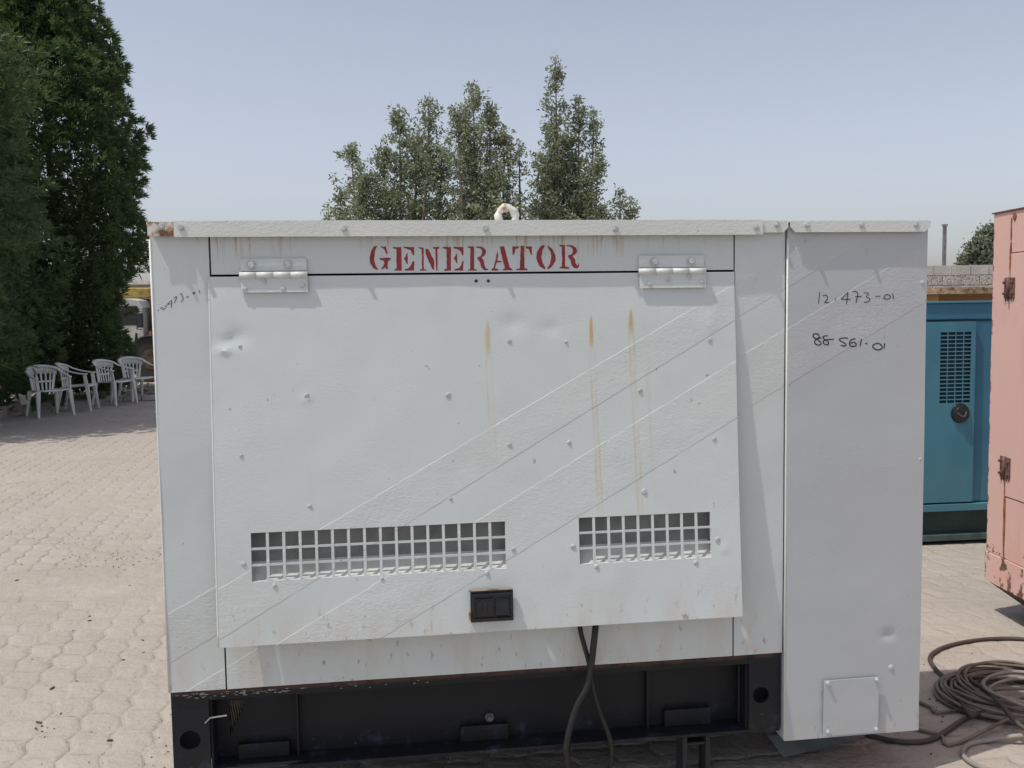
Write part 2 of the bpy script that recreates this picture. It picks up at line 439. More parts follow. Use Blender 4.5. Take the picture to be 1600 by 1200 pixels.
def panel(name, x0, x1, z0, z1, off, th, mat, parent=GEN, holes=(), nx=40, nz=40, y0=0.0, corner=None):
    xs = sorted(set(list(np.linspace(x0, x1, nx + 1)) + [v for h in holes for v in h[:2]]))
    zs = sorted(set(list(np.linspace(z0, z1, nz + 1)) + [v for h in holes for v in h[2:]]))
    # drop grid lines that nearly coincide with a hole's edge
    def clean(a, keep):
        out = []
        for v in a:
            if v in keep or all(abs(v - q) > .004 for q in keep): out.append(v)
        return out
    xs = clean(xs, [v for h in holes for v in h[:2]] + [x0, x1]); zs = clean(zs, [v for h in holes for v in h[2:]] + [z0, z1])
    X, Z = len(xs), len(zs); V = []
    for z in zs:
        for x in xs: V.append((x, y0 + off(x, z), z))
    nV = len(V)
    for z in zs:
        for x in xs: V.append((x, y0 + off(x, z) + th, z))
    inside = lambda i, j: 0 <= i < X - 1 and 0 <= j < Z - 1 and not any(h[0] - 1e-6 <= xs[i] and xs[i + 1] <= h[1] + 1e-6 and h[2] - 1e-6 <= zs[j] and zs[j + 1] <= h[3] + 1e-6 for h in holes)
    Fs = []; id_ = lambda i, j: j * X + i
    for j in range(Z - 1):
        for i in range(X - 1):
            if not inside(i, j): continue
            a, b, c, d = id_(i, j), id_(i + 1, j), id_(i + 1, j + 1), id_(i, j + 1)
            Fs.append((a, b, c, d)); Fs.append((a + nV, d + nV, c + nV, b + nV))
            if not inside(i, j - 1): Fs.append((b, a, a + nV, b + nV))
            if not inside(i, j + 1): Fs.append((d, c, c + nV, d + nV))
            if not inside(i - 1, j): Fs.append((a, d, d + nV, a + nV))
            if not inside(i + 1, j): Fs.append((c, b, b + nV, c + nV))
    o = fast_mesh(name, np.array(V), np.array(Fs), mat, parent, smooth=True)
    es = o.data
    bm = bmesh.new(); bm.from_mesh(es)
    for e in bm.edges:
        if len(e.link_faces) == 2 and e.calc_face_angle(0) > .6: e.smooth = False
    bm.to_mesh(es); bm.free()
    return o
def wave(seed, amp=.0012, sc_=2.6):
    return lambda x, z: amp * (noise.noise(Vector((x * sc_, seed, z * sc_))) + .5 * noise.noise(Vector((x * sc_ * 2.3, seed + 5, z * sc_ * 2.3))))

XL, XR = -.728, 1.4225
S1, S2 = -.5425, 1.2360
ZT, ZB = 2.046, .4925
g2 = .003
panel('side_panel', XL, S1 - g2, ZB, ZT - .006, wave(1, .0022), .03, WP['body'], nx=10, nz=60)
panel('side_panel', S2 + g2, XR, ZB, ZT - .006, wave(2, .0025), .03, WP['body'], nx=12, nz=60)
TOPP = panel('top_panel', S1 + g2, S2 - g2, 1.881, ZT - .006, wave(3, .0018), .03, WP['top'], nx=60, nz=12)
panel('bottom_panel', S1 + g2, S2 - g2, ZB, .74, wave(4, .0025), .03, WP['body'], nx=60, nz=14)
# body shell behind the panels
b = MB()
D = 1.15
b.box(XL, XR, .10, D, ZB, .52); b.box(XL, XR, .031, D, ZT - .03, ZT - .008)
b.box(XL, XL + .02, .031, D, .5201, ZT - .0301); b.box(XR - .02, XR, .031, D, .5201, ZT - .0301); b.box(XL + .0201, XR - .0201, D - .02, D, .5201, ZT - .0301)
b.build('body_shell', WP['lid'], GEN)
b = MB(); b.box(XL + .021, XR - .021, .16, .18, .521, ZT - .031); b.build('inner_bulkhead', M_void, GEN)
# roof
b = MB(); b.box(XL - .004, XR + .002, -.0192, D + .02, ZT - .0075, ZT + .004); b.build('roof', WP['lid'], GEN, bev=.002)

# door, hanging out a little at its foot
DX0, DX1, DZ0, DZ1 = -.5465, 1.2350, .668, 1.8735
def gauss(x, z, cx, cz, sx, sz): return math.exp(-((x - cx) / sx) ** 2 - ((z - cz) / sz) ** 2)
dents = [(face(365, 527), .045, .028, .007), (face(352, 548), .02, .01, -.006), (face(355, 520), .02, .012, -.004), (face(800, 505), .04, .03, .004), (face(860, 512), .03, .02, .003), (face(1105, 505), .03, .04, -.003), (face(790, 905), .05, .03, .002), (face(480, 622), .012, .012, -.004), (face(1120, 850), .012, .012, -.004), (face(600, 560), .15, .10, .002)]
def dooroff(x, z):
    t = (DZ1 - z) / (DZ1 - DZ0)
    y = -.090 * t - .004 + .006 * math.sin(math.pi * t) * (x - .3)
    for (c, sx, sz, a) in dents: y += a * gauss(x, z, c[0], c[1], sx, sz)
    y += .0022 * noise.noise(Vector((x * 2.4, 9, z * 2.4))) + .0009 * noise.noise(Vector((x * 7, 9, z * 7)))
    return y
hp = -.07
V1 = (fx(393, 870, hp), fx(790, 850, hp), (fz(393, 908, hp) + fz(790, 887, hp)) / 2, (fz(393, 833, hp) + fz(790, 815, hp)) / 2)
V2 = (fx(905, 840, hp), fx(1111, 835, hp), (fz(906, 880, hp) + fz(1111, 871, hp)) / 2, (fz(904, 808, hp) + fz(1110, 802, hp)) / 2)
LT = (fx(737, 940, -.08), fx(798, 940, -.08), fz(768, 966, -.08), fz(768, 922, -.08))
DOOR = panel('door', DX0, DX1, DZ0, DZ1, dooroff, .012, WP['door'], holes=(V1, V2), nx=130, nz=90)
def on_door(px, py, proud=0.0):
    off = -.04
    for _ in range(4):
        x, z = face(px, py, off); off = dooroff(x, z)
    return x, off - proud, z
# folded-in edge returns of the door
b = MB()
for xa, xb in ((DX0 + .001, DX0 + .004), (DX1 - .004, DX1 - .001)):
    b.hexa([(xa, dooroff(xa, DZ0) + .012, DZ0 + .002), (xb, dooroff(xa, DZ0) + .012, DZ0 + .002), (xb, dooroff(xa, DZ0) + .045, DZ0 + .002), (xa, dooroff(xa, DZ0) + .045, DZ0 + .002),
            (xa, .010, DZ1 - .03), (xb, .010, DZ1 - .03), (xb, .022, DZ1 - .03), (xa, .022, DZ1 - .03)])
b.box(DX0 + .0045, DX1 - .0045, dooroff(.3, DZ0) + .0135, dooroff(.3, DZ0) + .045, DZ0 + .002, DZ0 + .005)
b.build('door_edge', WP['door'], DOOR)
zz_ = np.linspace(DZ0 + .002, DZ1 - .002, 30)
b = MB(); b.tube([(DX0 - .0005, dooroff(DX0, z) + .0022, z) for z in zz_], .0033, 8); b.build('rolled_edge', WP['lid'], DOOR, True)
b = MB(); b.tube([(XL - .0002, .0012, z) for z in (ZB, .9, 1.4, ZT - .05)], .0034, 8); b.build('rolled_edge', WP['lid'], GEN, True)
# vents: grid bars, duct behind
def vent(Vh, nc):
    x0, x1, z0, z1 = Vh
    y = lambda x, z: dooroff(x, z)
    gr = MB(); bw = .0047
    cw = (x1 - x0) / nc; rh = (z1 - z0) / 3
    for i in range(1, nc):
        x = x0 + i * cw; gr.hexa([(x - bw, y(x, z0) + .001, z0 + .0), (x + bw, y(x, z0) + .001, z0), (x + bw, y(x, z0) + .004, z0), (x - bw, y(x, z0) + .004, z0),
                                 (x - bw, y(x, z1) + .001, z1), (x + bw, y(x, z1) + .001, z1), (x + bw, y(x, z1) + .004, z1), (x - bw, y(x, z1) + .004, z1)])
    for j in range(1, 3):
        z = z0 + j * rh
        for i in range(nc):
            xa, xb = x0 + i * cw + (bw if i else 0), x0 + (i + 1) * cw - (bw if i < nc - 1 else 0)
            gr.box(xa, xb, y(xa, z) + .0015, y(xa, z) + .0045, z - bw * .8, z + bw * .8)
    gr.build('vent_grid', WP['door'], DOOR)
    yc = dooroff((x0 + x1) / 2, z0)
    d = MB(); e = .004; yb = yc + .060
    d.box(x0 - .012, x1 + .012, yb, yb + .003, z0 - .010, z1 + .02)
    dk = MB(); dk.box(x0 - .012, x1 + .012, yc + .022, yb - .001, z1 + .017, z1 + .02)
    dk.box(x0 - .012, x0 - .009, yc + .016, yb - .001, z0 + .053, z1 + .0168); dk.box(x1 + .009, x1 + .012, yc + .016, yb - .001, z0 + .053, z1 + .0168)
    d.build('duct_back', M_ductback, DOOR); dk.build('duct_side', M_ductback, DOOR)
    l = MB(); l.hexa([(x0 - .008, yc + .0135, z0 - .012), (x1 + .008, yc + .0135, z0 - .012), (x1 + .008, yb - .001, z0 - .012), (x0 - .008, yb - .001, z0 - .012),
                      (x0 - .008, yc + .0135, z0 - .006), (x1 + .008, yc + .0135, z0 - .006), (x1 + .008, yb - .001, z0 + .052), (x0 - .008, yb - .001, z0 + .052)])
    l.build('duct_sill', M_duct, DOOR)
vent(V1, 16); vent(V2, 9)

# bolts and rivets share a few meshes
def rivet_mesh(r, h, hexh=False):
    m = MB(); n = 6 if hexh else 10
    if hexh:
        m.cyl((0, 0, 0), (0, -h * .3, 0), r * 1.45, 14); m.cyl((0, -h * .3, 0), (0, -h, 0), r, 6)
    else:
        m.cyl((0, 0, 0), (0, -h * .55, 0), r * 1.1, n, r * 1.05); m.cyl((0, -h * .55, 0), (0, -h, 0), r * 1.05, n, r * .55)
    me = m.mesh('bolt'); me.materials.append(WP['bolt']); return me
ME_RIV = rivet_mesh(.0075, .0032); ME_SM = rivet_mesh(.0058, .0036); ME_HEX = rivet_mesh(.0105, .0125, True); ME_SCR = rivet_mesh(.0080, .0115, True)
def put(me, name, parent, x, y, z, s=1.0):
    o = bpy.data.objects.new(name, me); COL.objects.link(o); o.parent = parent; o.location = (x, y, z)
    o.rotation_euler = (rnd.uniform(-.12, .12), rnd.uniform(0, 6.28), rnd.uniform(-.12, .12)); o.scale = (s, s, s); return o
for px, py in ((375, 541), (479, 618), (377, 712), (484, 791), (700, 617), (796, 533), (884, 534), (704, 779), (796, 695), (889, 691), (1109, 531), (1000, 610), (1116, 686), (1006, 768), (380, 881), (429, 915), (597, 904), (761, 895), (802, 858), (895, 854), (932, 885), (1121, 843), (1087, 879), (905, 545)):
    if (px, py) == (905, 545): continue
    x, y, z = on_door(px, py); put(ME_RIV if rnd.random() < .5 else ME_SM, 'rivet', DOOR, x, y, z, rnd.uniform(.9, 1.3))
x, y, z = on_door(744, 439); b = MB(); b.cyl((x, y - .0015, z), (x, y + .001, z), .0055, 12); b.build('screw_hole', M_pen, DOOR); b = MB(); x, y, z = on_door(763, 439); b.cyl((x, y - .0015, z), (x, y + .001, z), .0055, 12)
b.build('screw_hole', M_pen, DOOR)

# paddle latch
x0, x1, z0, z1 = LT; yl = dooroff(x0, z0)
lt = MB(); lt.box(x0 - .006, x1 + .006, yl - .010, yl + .002, z0 - .005, z1 + .005)
LATCH = lt.build('latch', M_black, DOOR, bev=.003)
b = MB(); b.box(x0, x1, yl - .020, yl - .0105, z1 - .012, z1 - .002); b.box(x0, x1, yl - .018, yl - .0105, z0 + .001, z0 + .010)
b.box(x0, x0 + .008, yl - .017, yl - .0105, z0 + .0105, z1 - .0125); b.box(x1 - .006, x1, yl - .017, yl - .0105, z0 + .0105, z1 - .0125); b.build('latch_rim', M_black, LATCH, bev=.002)
b = MB(); b.box(x0 + .012, x0 + .070, yl - .016, yl - .0105, z0 + .018, z1 - .020)
for i in range(3): b.box(x0 + .016 + i * .018, x0 + .030 + i * .018, yl - .0185, yl - .0163, z0 + .028 + (i % 2) * .008, z1 - .028)
b.build('latch_lock', M_black, LATCH, bev=.0012)
b = MB(); b.hexa([(x0 + .078, yl - .024, z0 + .020), (x1 - .010, yl - .024, z0 + .020), (x1 - .010, yl - .011, z0 + .014), (x0 + .078, yl - .011, z0 + .014),
                  (x0 + .078, yl - .015, z1 - .026), (x1 - .010, yl - .015, z1 - .026), (x1 - .010, yl - .011, z1 - .020), (x0 + .078, yl - .011, z1 - .020)]); b.build('latch_paddle', M_black, LATCH, bev=.0015)
M_seal = simple('old_sealant', (.30, .22, .15), .8, var=.3, scale=30)
b = MB(); b.box(x0 - .010, x1 + .002, yl - .013, yl + .001, z1 + .0055, z1 + .008); b.build('seal_strip', M_seal, LATCH); b = MB(); b.box(x0 - .0115, x0 - .0065, yl - .012, yl + .001, z0 + .01, z0 + .03); b.build('seal_strip', M_seal, LATCH)

# hinges
def hinge(xa, xb, zt, zp, zb, bolts_top, bolts_bot):
    H = MB(); H.box(xa + .003, xb - .002, -.0085, -.0015, zp + .013, zt)
    h = H.build('hinge', WP['top'], GEN, bev=.0015)
    yb = -.016
    L = MB(); L.hexa([(xa + .004, yb - .004, zb), (xb, yb - .004, zb), (xb, yb + .003, zb), (xa + .004, yb + .003, zb),
                      (xa + .004, -.017, zp - .010), (xb, -.017, zp - .010), (xb, -.010, zp - .010), (xa + .004, -.010, zp - .010)])
    L.build('lower_leaf', WP['top'], h)
    w_ = (xb - xa) / 4
    for i in range(4):
        k = MB(); k.cyl((xa + i * w_ + .0004, -.016, zp), (xa + (i + 1) * w_ - .0004, -.016, zp), .0105, 16); k.build('knuckle', WP['lid'], h, True)
    for (x, z, big) in bolts_top: put(ME_HEX, 'bolt', h, x, -.0085, z, 1.0 if big else .6)
    for (x, z) in bolts_bot: put(ME_RIV, 'bolt', h, x, -.0185, z, 1.15)
def hb(pts, big=True): return [(fx(*p), fz(*p), big) for p in pts]
hinge(fx(375, 430), fx(481, 430), fz(430, 404), fz(430, 430), fz(430, 457), hb([(393, 414), (450, 413)]), [(fx(*p), fz(*p)) for p in ((413, 440), (383, 451), (444, 451), (473, 446))])
hinge(fx(996, 424), fx(1100, 424), fz(1050, 399), fz(1050, 424), fz(1050, 450), hb([(1021, 409), (1078, 408)]), [(fx(*p), fz(*p)) for p in ((1041, 437), (1013, 444), (1074, 433), (1094, 440))])

# lid edge strips along the top
LZ = 2.0005
panel('lid_strip', fx(274, 350), fx(1187, 350), LZ, ZT + .0055, wave(12, .0016, 3.5), .003, WP['lid'], nx=50, nz=3, y0=-.031)
b = MB(); b.box(fx(274, 350), fx(1187, 350), -.0275, -.002, ZT + .0045, ZT + .0065); b.build('lid_top', WP['lid'], GEN)
b = MB(); b.prism([(fx(232, 347), ZT + .0035), (fx(232, 347), fz(234, 370)), (fx(273, 370), fz(273, 370)), (fx(273, 350), ZT + .0035)], -.022, -.0195)
b.build('corner_cap', WP['rusty'], GEN)['label'] = 'rusty corner cap at the left end of the lid'
xa, xb = fx(1188, 350), fx(1228, 350); zl = fz(1208, 364)
b = MB(); b.prism([(xa, ZT + .0035), (xa, zl), (xb - .018, zl), (xb - .001, zl + .017), (xb - .001, ZT + .0035)], -.022, -.0195); b.build('corner_cap', WP['lid'], GEN)
for px, py in ((254, 355), (286, 357), (538, 358), (757, 358), (958, 359), (1176, 356), (1210, 352)):
    x, z = face(px, py); put(ME_SCR, 'bolt', GEN, x, -.0225 if px in (254, 1210) else -.0315, z, .9)
# lifting eye on the roof
lx, lz = face(792, 345)
yy = .35; ex = lx * (3.25 + yy) / 3.25
b = MB(); ts = np.linspace(-.9, math.pi + .9, 26)
b.tube([(ex + .032 * math.cos(t), yy + .002 * math.sin(5 * t), 2.100 + .034 * math.sin(t)) for t in ts], [.0145 + .0022 * math.sin(4.3 * t) + .0012 * math.sin(11 * t) for t in ts], 12)
b.cyl((ex, yy, ZT + .012), (ex, yy, ZT + .040), .022, 12)
b.build('lifting_eye', white_paint('lifting_eye_paint', base=(.66, .64, .57), bands=False, rustall=.09), GEN, True)
b = MB(); b.box(ex - .12, ex + .12, yy - .05, yy + .05, ZT + .0045, ZT + .012); b.build('lifting_plate', WP['lid'], GEN)

# stencilled letters (traced on the top panel)
def cr(p, s=4.3243, o=(560, 360)): return face(o[0] + p[0] / s, o[1] + p[1] / s)
LET = {
 'G': [[(128,103),(105,108),(85,140),(76,185),(80,225),(100,255),(128,268),(132,260),(115,235),(106,190),(110,150),(120,120)], [(150,105),(172,112),(186,105),(198,158),(190,160),(178,135),(165,120),(152,115)], [(143,186),(218,186),(216,200),(200,207),(197,230),(200,262),(190,262),(182,250),(165,262),(152,262),(165,245),(176,225),(172,207),(148,200)]],
 'E': [[(232,112),(290,112),(292,272),(243,272),(245,262),(258,258),(258,128),(234,122)], [(305,112),(376,112),(376,168),(368,168),(355,135),(330,125),(307,120)], [(332,153),(334,228),(324,224),(318,206),(306,190),(318,178),(324,160)], [(315,272),(312,262),(340,255),(355,235),(366,208),(378,208),(376,272)]],
 'N': [[(405,112),(440,118),(442,262),(460,265),(460,272),(415,272),(415,264),(430,262),(428,128),(408,120)], [(452,125),(470,125),(512,205),(512,268),(500,262),(455,160)], [(502,112),(548,112),(546,122),(534,126),(536,180),(535,272),(526,270),(522,200),(520,126),(503,122)]],
 'E2': [[(568,112),(625,112),(625,272),(578,272),(580,262),(597,258),(597,128),(570,122)], [(642,112),(708,112),(710,168),(702,168),(690,140),(668,126),(643,122)], [(664,153),(670,222),(660,218),(654,202),(642,188),(654,176),(660,160)], [(650,272),(648,262),(680,255),(695,235),(702,208),(712,208),(708,272)]],
 'R': [[(738,108),(780,108),(782,262),(800,264),(800,272),(742,272),(742,264),(755,262),(757,120),(740,118)], [(795,108),(835,110),(858,128),(862,150),(850,172),(832,182),(845,200),(852,235),(862,256),(876,262),(876,270),(850,270),(830,250),(822,215),(805,192),(802,182),(825,175),(836,155),(835,135),(822,120),(796,118)]],
 'A': [[(940,140),(946,170),(938,205),(965,206),(968,214),(935,218),(922,256),(945,262),(944,272),(898,272),(900,262),(912,255),(925,205),(932,165)], [(955,108),(985,108),(1022,250),(1040,262),(1040,270),(975,270),(975,262),(990,256),(968,170)]],
 'T': [[(1040,108),(1085,108),(1084,120),(1062,125),(1050,165),(1042,165)], [(1095,104),(1120,104),(1122,255),(1142,260),(1142,270),(1068,270),(1070,260),(1092,256)], [(1130,108),(1172,108),(1172,165),(1164,165),(1152,128),(1132,120)]],
 'O': [[(1255,98),(1225,112),(1205,150),(1203,195),(1222,240),(1258,264),(1264,254),(1245,220),(1236,180),(1242,140),(1258,108)], [(1272,100),(1305,120),(1330,165),(1332,205),(1312,240),(1282,264),(1276,254),(1295,225),(1303,185),(1298,145),(1278,112)]],
 'R2': [[(1358,98),(1395,98),(1397,245),(1425,250),(1425,258),(1358,258),(1360,248),(1375,245),(1375,112),(1360,108)], [(1405,98),(1445,100),(1472,118),(1478,140),(1465,162),(1448,172),(1462,195),(1468,225),(1480,238),(1490,220),(1490,245),(1478,258),(1458,255),(1440,235),(1435,205),(1418,180),(1415,170),(1440,162),(1450,142),(1445,122),(1430,110),(1406,108)]],
}
for nm, polys in LET.items():
    b = MB()
    for poly in polys:
        pts = []
        for i, p in enumerate(poly):       # a few jitters between corners: hand-cut stencil, brushed paint
            q = poly[(i + 1) % len(poly)]; pts.append(p)
            L = math.hypot(q[0] - p[0], q[1] - p[1]); k = int(L // 22)
            for t in range(1, k + 1):
                f_ = t / (k + 1); pts.append((p[0] + (q[0] - p[0]) * f_ + rnd.uniform(-1.6, 1.6), p[1] + (q[1] - p[1]) * f_ + rnd.uniform(-1.6, 1.6)))
        lc = [cr(p) for p in pts]; ym = min(wave(3, .0018)(*q_) for q_ in lc); yM = max(wave(3, .0018)(*q_) for q_ in lc); b.prism(lc, ym - .0005, yM + .002)
    b.build('letter', M_red, TOPP)

# handwriting
def smooth_stroke(p, it=2):
    for _ in range(it):
        if len(p) < 3: break
        q = [p[0]]
        for a, c in zip(p[:-1], p[1:]): q += [(a[0] * .75 + c[0] * .25, a[1] * .75 + c[1] * .25), (a[0] * .25 + c[0] * .75, a[1] * .25 + c[1] * .75)]
        q.append(p[-1]); p = q
    return p
def ink(strokes, s, o, wd, y, mat, name, parent, surf=lambda x, z: 0.0):
    b = MB()
    for k, st in enumerate(strokes):
        st = [face(o[0] + p[0] / s, o[1] + p[1] / s, y) for p in smooth_stroke(st)]
        n = len(st); vs = []
        for i in range(n):
            a = Vector(st[max(i - 1, 0)]); c = Vector(st[min(i + 1, n - 1)]); t = (c - a)
            t = t.normalized() if t.length > 1e-6 else Vector((1, 0)); nn = Vector((-t.y, t.x)) * wd * rnd.uniform(.8, 1.15)
            pa = (st[i][0] + nn.x, st[i][1] + nn.y); pb = (st[i][0] - nn.x, st[i][1] - nn.y); lift = .0005 + .00002 * k
            vs += [(pa[0], surf(*pa) - lift, pa[1]), (pb[0], surf(*pb) - lift, pb[1])]
        b.add(vs, [(2 * i, 2 * i + 2, 2 * i + 3, 2 * i + 1) for i in range(n - 1)])
    return b.build(name, mat, parent)
H1 = [[(325,210),(312,355)], [(365,260),(395,245),(425,265),(425,295),(395,335),(385,345),(445,340)], [(519,288),(527,294)], [(517,311),(525,315)], [(680,215),(595,298),(600,302),(715,300)], [(682,212),(672,290),(660,365)], [(740,210),(770,200),(805,215),(800,270),(780,345)], [(770,270),(850,265)], [(875,222),(930,218),(938,240),(900,270),(950,288),(957,315),(925,335),(880,340)], [(1020,265),(1085,262)], [(1150,245),(1122,285),(1140,300),(1200,295),(1215,268),(1190,243),(1150,245)], [(1238,228),(1250,300)]]
H2 = [[(345,780),(290,800),(243,775),(242,738),(280,727),(318,748),(322,775),(275,805),(255,838),(275,865),(320,875),(348,860),(330,830),(290,800)], [(425,755),(372,762),(362,785),(390,805),(430,828),(440,860),(410,873),(370,853),(368,825),(400,806),(500,800)], [(680,788),(620,782),(575,793),(570,815),(640,848),(664,875),(630,890),(590,873)], [(775,795),(722,800),(697,840),(702,882),(750,894),(788,880),(782,850),(740,833),(712,855)], [(850,800),(832,888)], [(900,855),(925,852)], [(1045,850),(998,868),(988,895),(1010,922),(1060,937),(1102,922),(1112,890),(1085,860),(1045,850)], [(1142,850),(1130,918)]]
H3 = [[(106,655),(110,665)], [(120,650),(132,640),(138,648),(135,657),(155,645)], [(147,638),(165,628)], [(168,622),(196,588),(190,642)], [(163,622),(196,618)], [(205,585),(225,570),(222,588),(210,612)], [(245,560),(258,552),(256,568),(268,585),(252,608)], [(282,580),(300,572)], [(325,550),(342,546),(330,562),(325,550)], [(362,530),(369,552)]]

# end box (air outlet housing) on the right
BX0, BX1, BZ0 = 1.4275, 1.9545, .165
yB = -.012
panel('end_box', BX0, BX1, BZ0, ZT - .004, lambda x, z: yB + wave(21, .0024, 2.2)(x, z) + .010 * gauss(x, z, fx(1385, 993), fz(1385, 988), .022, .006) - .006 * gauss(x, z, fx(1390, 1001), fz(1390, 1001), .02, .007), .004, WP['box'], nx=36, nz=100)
EB = bpy.data.objects['end_box']
b = MB(); b.box(BX0, BX0 + .004, yB + .0075, .62, BZ0 + .002, ZT - .006); b.box(BX1 - .004, BX1, yB + .0075, .62, BZ0 + .002, ZT - .006); b.box(BX0 + .0045, BX1 - .0045, .61, .62, BZ0 + .002, ZT - .006); b.box(BX0 + .0045, BX1 - .0045, .0, .609, .55, .56)
b.build('box_side', WP['box'], EB)
b = MB(); b.box(BX0 - .001, BX1 + .002, yB - .0152, .63, ZT - .003, ZT + .002); b.build('box_roof', WP['lid'], EB)
b = MB(); zl = fz(1340, 363.5)
b.prism([(BX0 + .002, ZT + .0015), (BX0 + .002, zl + .018), (BX0 + .020, zl), (BX1 - .022, zl), (BX1 - .001, zl + .018), (BX1 - .001, ZT + .0015)], yB - .018, yB - .0155); b.build('cap_strip', WP['lid'], EB)
for px, py in ((1257, 352), (1342, 352), (1427, 352)):
    x, z = face(px, py, yB); put(ME_SCR, 'bolt', EB, x, yB - .0185, z, .85)
ink(H1, 8, (1240, 430), .0016, yB, M_pen, 'handwriting', EB, surf=lambda x, z: yB + wave(21, .0024, 2.2)(x, z))
ink(H2, 8, (1240, 430), .0022, yB, M_pen, 'handwriting', EB, surf=lambda x, z: yB + wave(21, .0024, 2.2)(x, z))
H3_ = H3
ink(H3_, 4, (220, 320), .0013, 0, M_pen2, 'handwriting', bpy.data.objects['side_panel'], surf=wave(1, .0022))
b = MB(); b.tube([(BX0 + .0002, yB + .0022, z) for z in (BZ0 + .002, .9, 1.4, ZT - .06)], .0034, 8); b.build('rolled_edge', WP['lid'], EB, True)
# access cover on the box
ca, cb = fx(1285, 1100, yB), fx(1370, 1100, yB); cz0, cz1 = fz(1328, 1144, yB), fz(1328, 1059, yB)
panel('cover_plate', ca, cb, cz0 - .002, cz1, lambda x, z: yB - .012 + .002 * noise.noise(Vector((x * 8, 3, z * 8))), .003, WP['box'], EB, nx=14, nz=14)
for px, py in ((1291, 1065), (1367, 1060), (1291, 1141), (1366, 1137)):
    x, z = face(px, py, yB); put(ME_SCR, 'bolt', EB, x, yB - .0125, z, .8)
# scraped, lumpy filler beside the cover and a stray rivet
x, z = face(1392, 1042, yB); put(ME_RIV, 'rivet', EB, x, yB, z, 1.2)
x, z = face(1441, 441, yB); put(ME_RIV, 'rivet', EB, x, yB, z, .9); x, z = face(1438, 718, yB); put(ME_RIV, 'rivet', EB, x, yB, z, .9)

# skid base
SK = empty('skid_frame'); SK.parent = GEN
b = MB()
BB = .195
yS = .010
hx1, hz1 = face(297, 1157, yS); hx2, hz2 = face(1189, 1086, yS)
bxl = fx(328, 1150, yS); bxr0, bxr1 = fx(1170, 1100, yS), fx(1218, 1100, yS)
def plate_with_hole(b, x0, x1, z0, z1, y0, y1, cx, cz, r, n=32):
    out = []; inn = []
    for i in range(n):
        t = 2 * math.pi * (i + .5) / n; dx, dz = math.cos(t), math.sin(t)
        inn.append((cx + r * dx, cz + r * dz))
        k = min([(x1 - cx) / dx if dx > 0 else (x0 - cx) / dx, (z1 - cz) / dz if dz > 0 else (z0 - cz) / dz])
        out.append((cx + dx * k, cz + dz * k))
    for cxn, czn in ((x0, z0), (x1, z0), (x1, z1), (x0, z1)):      # snap the nearest rim points to the corners
        k = min(range(n), key=lambda i: (out[i][0] - cxn) ** 2 + (out[i][1] - czn) ** 2); out[k] = (cxn, czn)
    vs = [(p[0], y, p[1]) for y in (y0, y1) for ring in (out, inn) for p in ring]
    fs = []
    for i in range(n):
        j = (i + 1) % n
        fs += [(i, j, n + j, n + i), (2 * n + i, 3 * n + i, 3 * n + j, 2 * n + j), (n + i, n + j, 3 * n + j, 3 * n + i), (i, 2 * n + i, 2 * n + j, j)]
    b.add(vs, fs)
plate_with_hole(b, XL + .002, bxl, BB, .4915, yS, yS + .012, hx1, hz1, .034)
b.build('end_plate', M_base, SK); b = MB()
plate_with_hole(b, bxr0, bxr1, BB, .4915, yS, yS + .012, hx2, hz2, .030)
b.build('end_plate', M_base, SK)
b = MB(); b.box(bxl + .0005, bxr0 - .0005, yS, yS + .10, .455, .4915); b.build('top_flange', M_base, SK)
wq = .1005
tA, tB, tC = face(357, 1097, wq), face(384, 1096, wq), face(359, 1152, wq)
b = MB(); zt_ = .4545
b.prism([(bxl, BB), (tA[0], BB), (tA[0], zt_), (bxl, zt_)], yS + wq, yS + .112)
b.prism([(tA[0] + .0002, BB), (bxr0, BB), (bxr0, zt_), (tB[0], zt_), (tB[0], tB[1]), (tC[0], tC[1]), (tA[0] + .0002, tC[1])], yS + wq, yS + .112)
b.prism([(tA[0] + .0002, tA[1]), (tB[0] - .0002, tA[1]), (tB[0] - .0002, zt_), (tA[0] + .0002, zt_)], yS + wq, yS + .112)
b.build('web_plate', M_base, SK)
for xa_, xb_, cx_ in ((bxl + .0005, bxl + .008, hx1), (bxr0 - .008, bxr0 - .0005, hx2)):
    b = MB(); b.box(xa_, xb_, yS + .0125, yS + .100, BB + .0125, .4545); b.build('web_return', M_base, SK)
    b = MB(); b.box(cx_ - .06, cx_ + .05, yS + .07, yS + .075, BB, .45); b.build('hole_shade_plate', M_void, SK)  # added dark plate, stands in for the shade seen through the hole
b = MB(); b.box(bxl + .0005, bxr0 - .0005, yS, yS + .10, BB, BB + .012); b.build('bottom_flange', M_base, SK, bev=.002)
# expanded-metal mesh glimpsed through the cut in the web, daylit from behind
b = MB()
for i in range(12):
    x = tA[0] - .02 + i * .0058; b.tube([(x, yS + .13, tC[1] - .01), (x + .022, yS + .13, tA[1] + .01)], .0011, 4)
b.build('wire_mesh', simple('pale_wire', (.45, .42, .34), .6), SK)['kind'] = 'stuff'
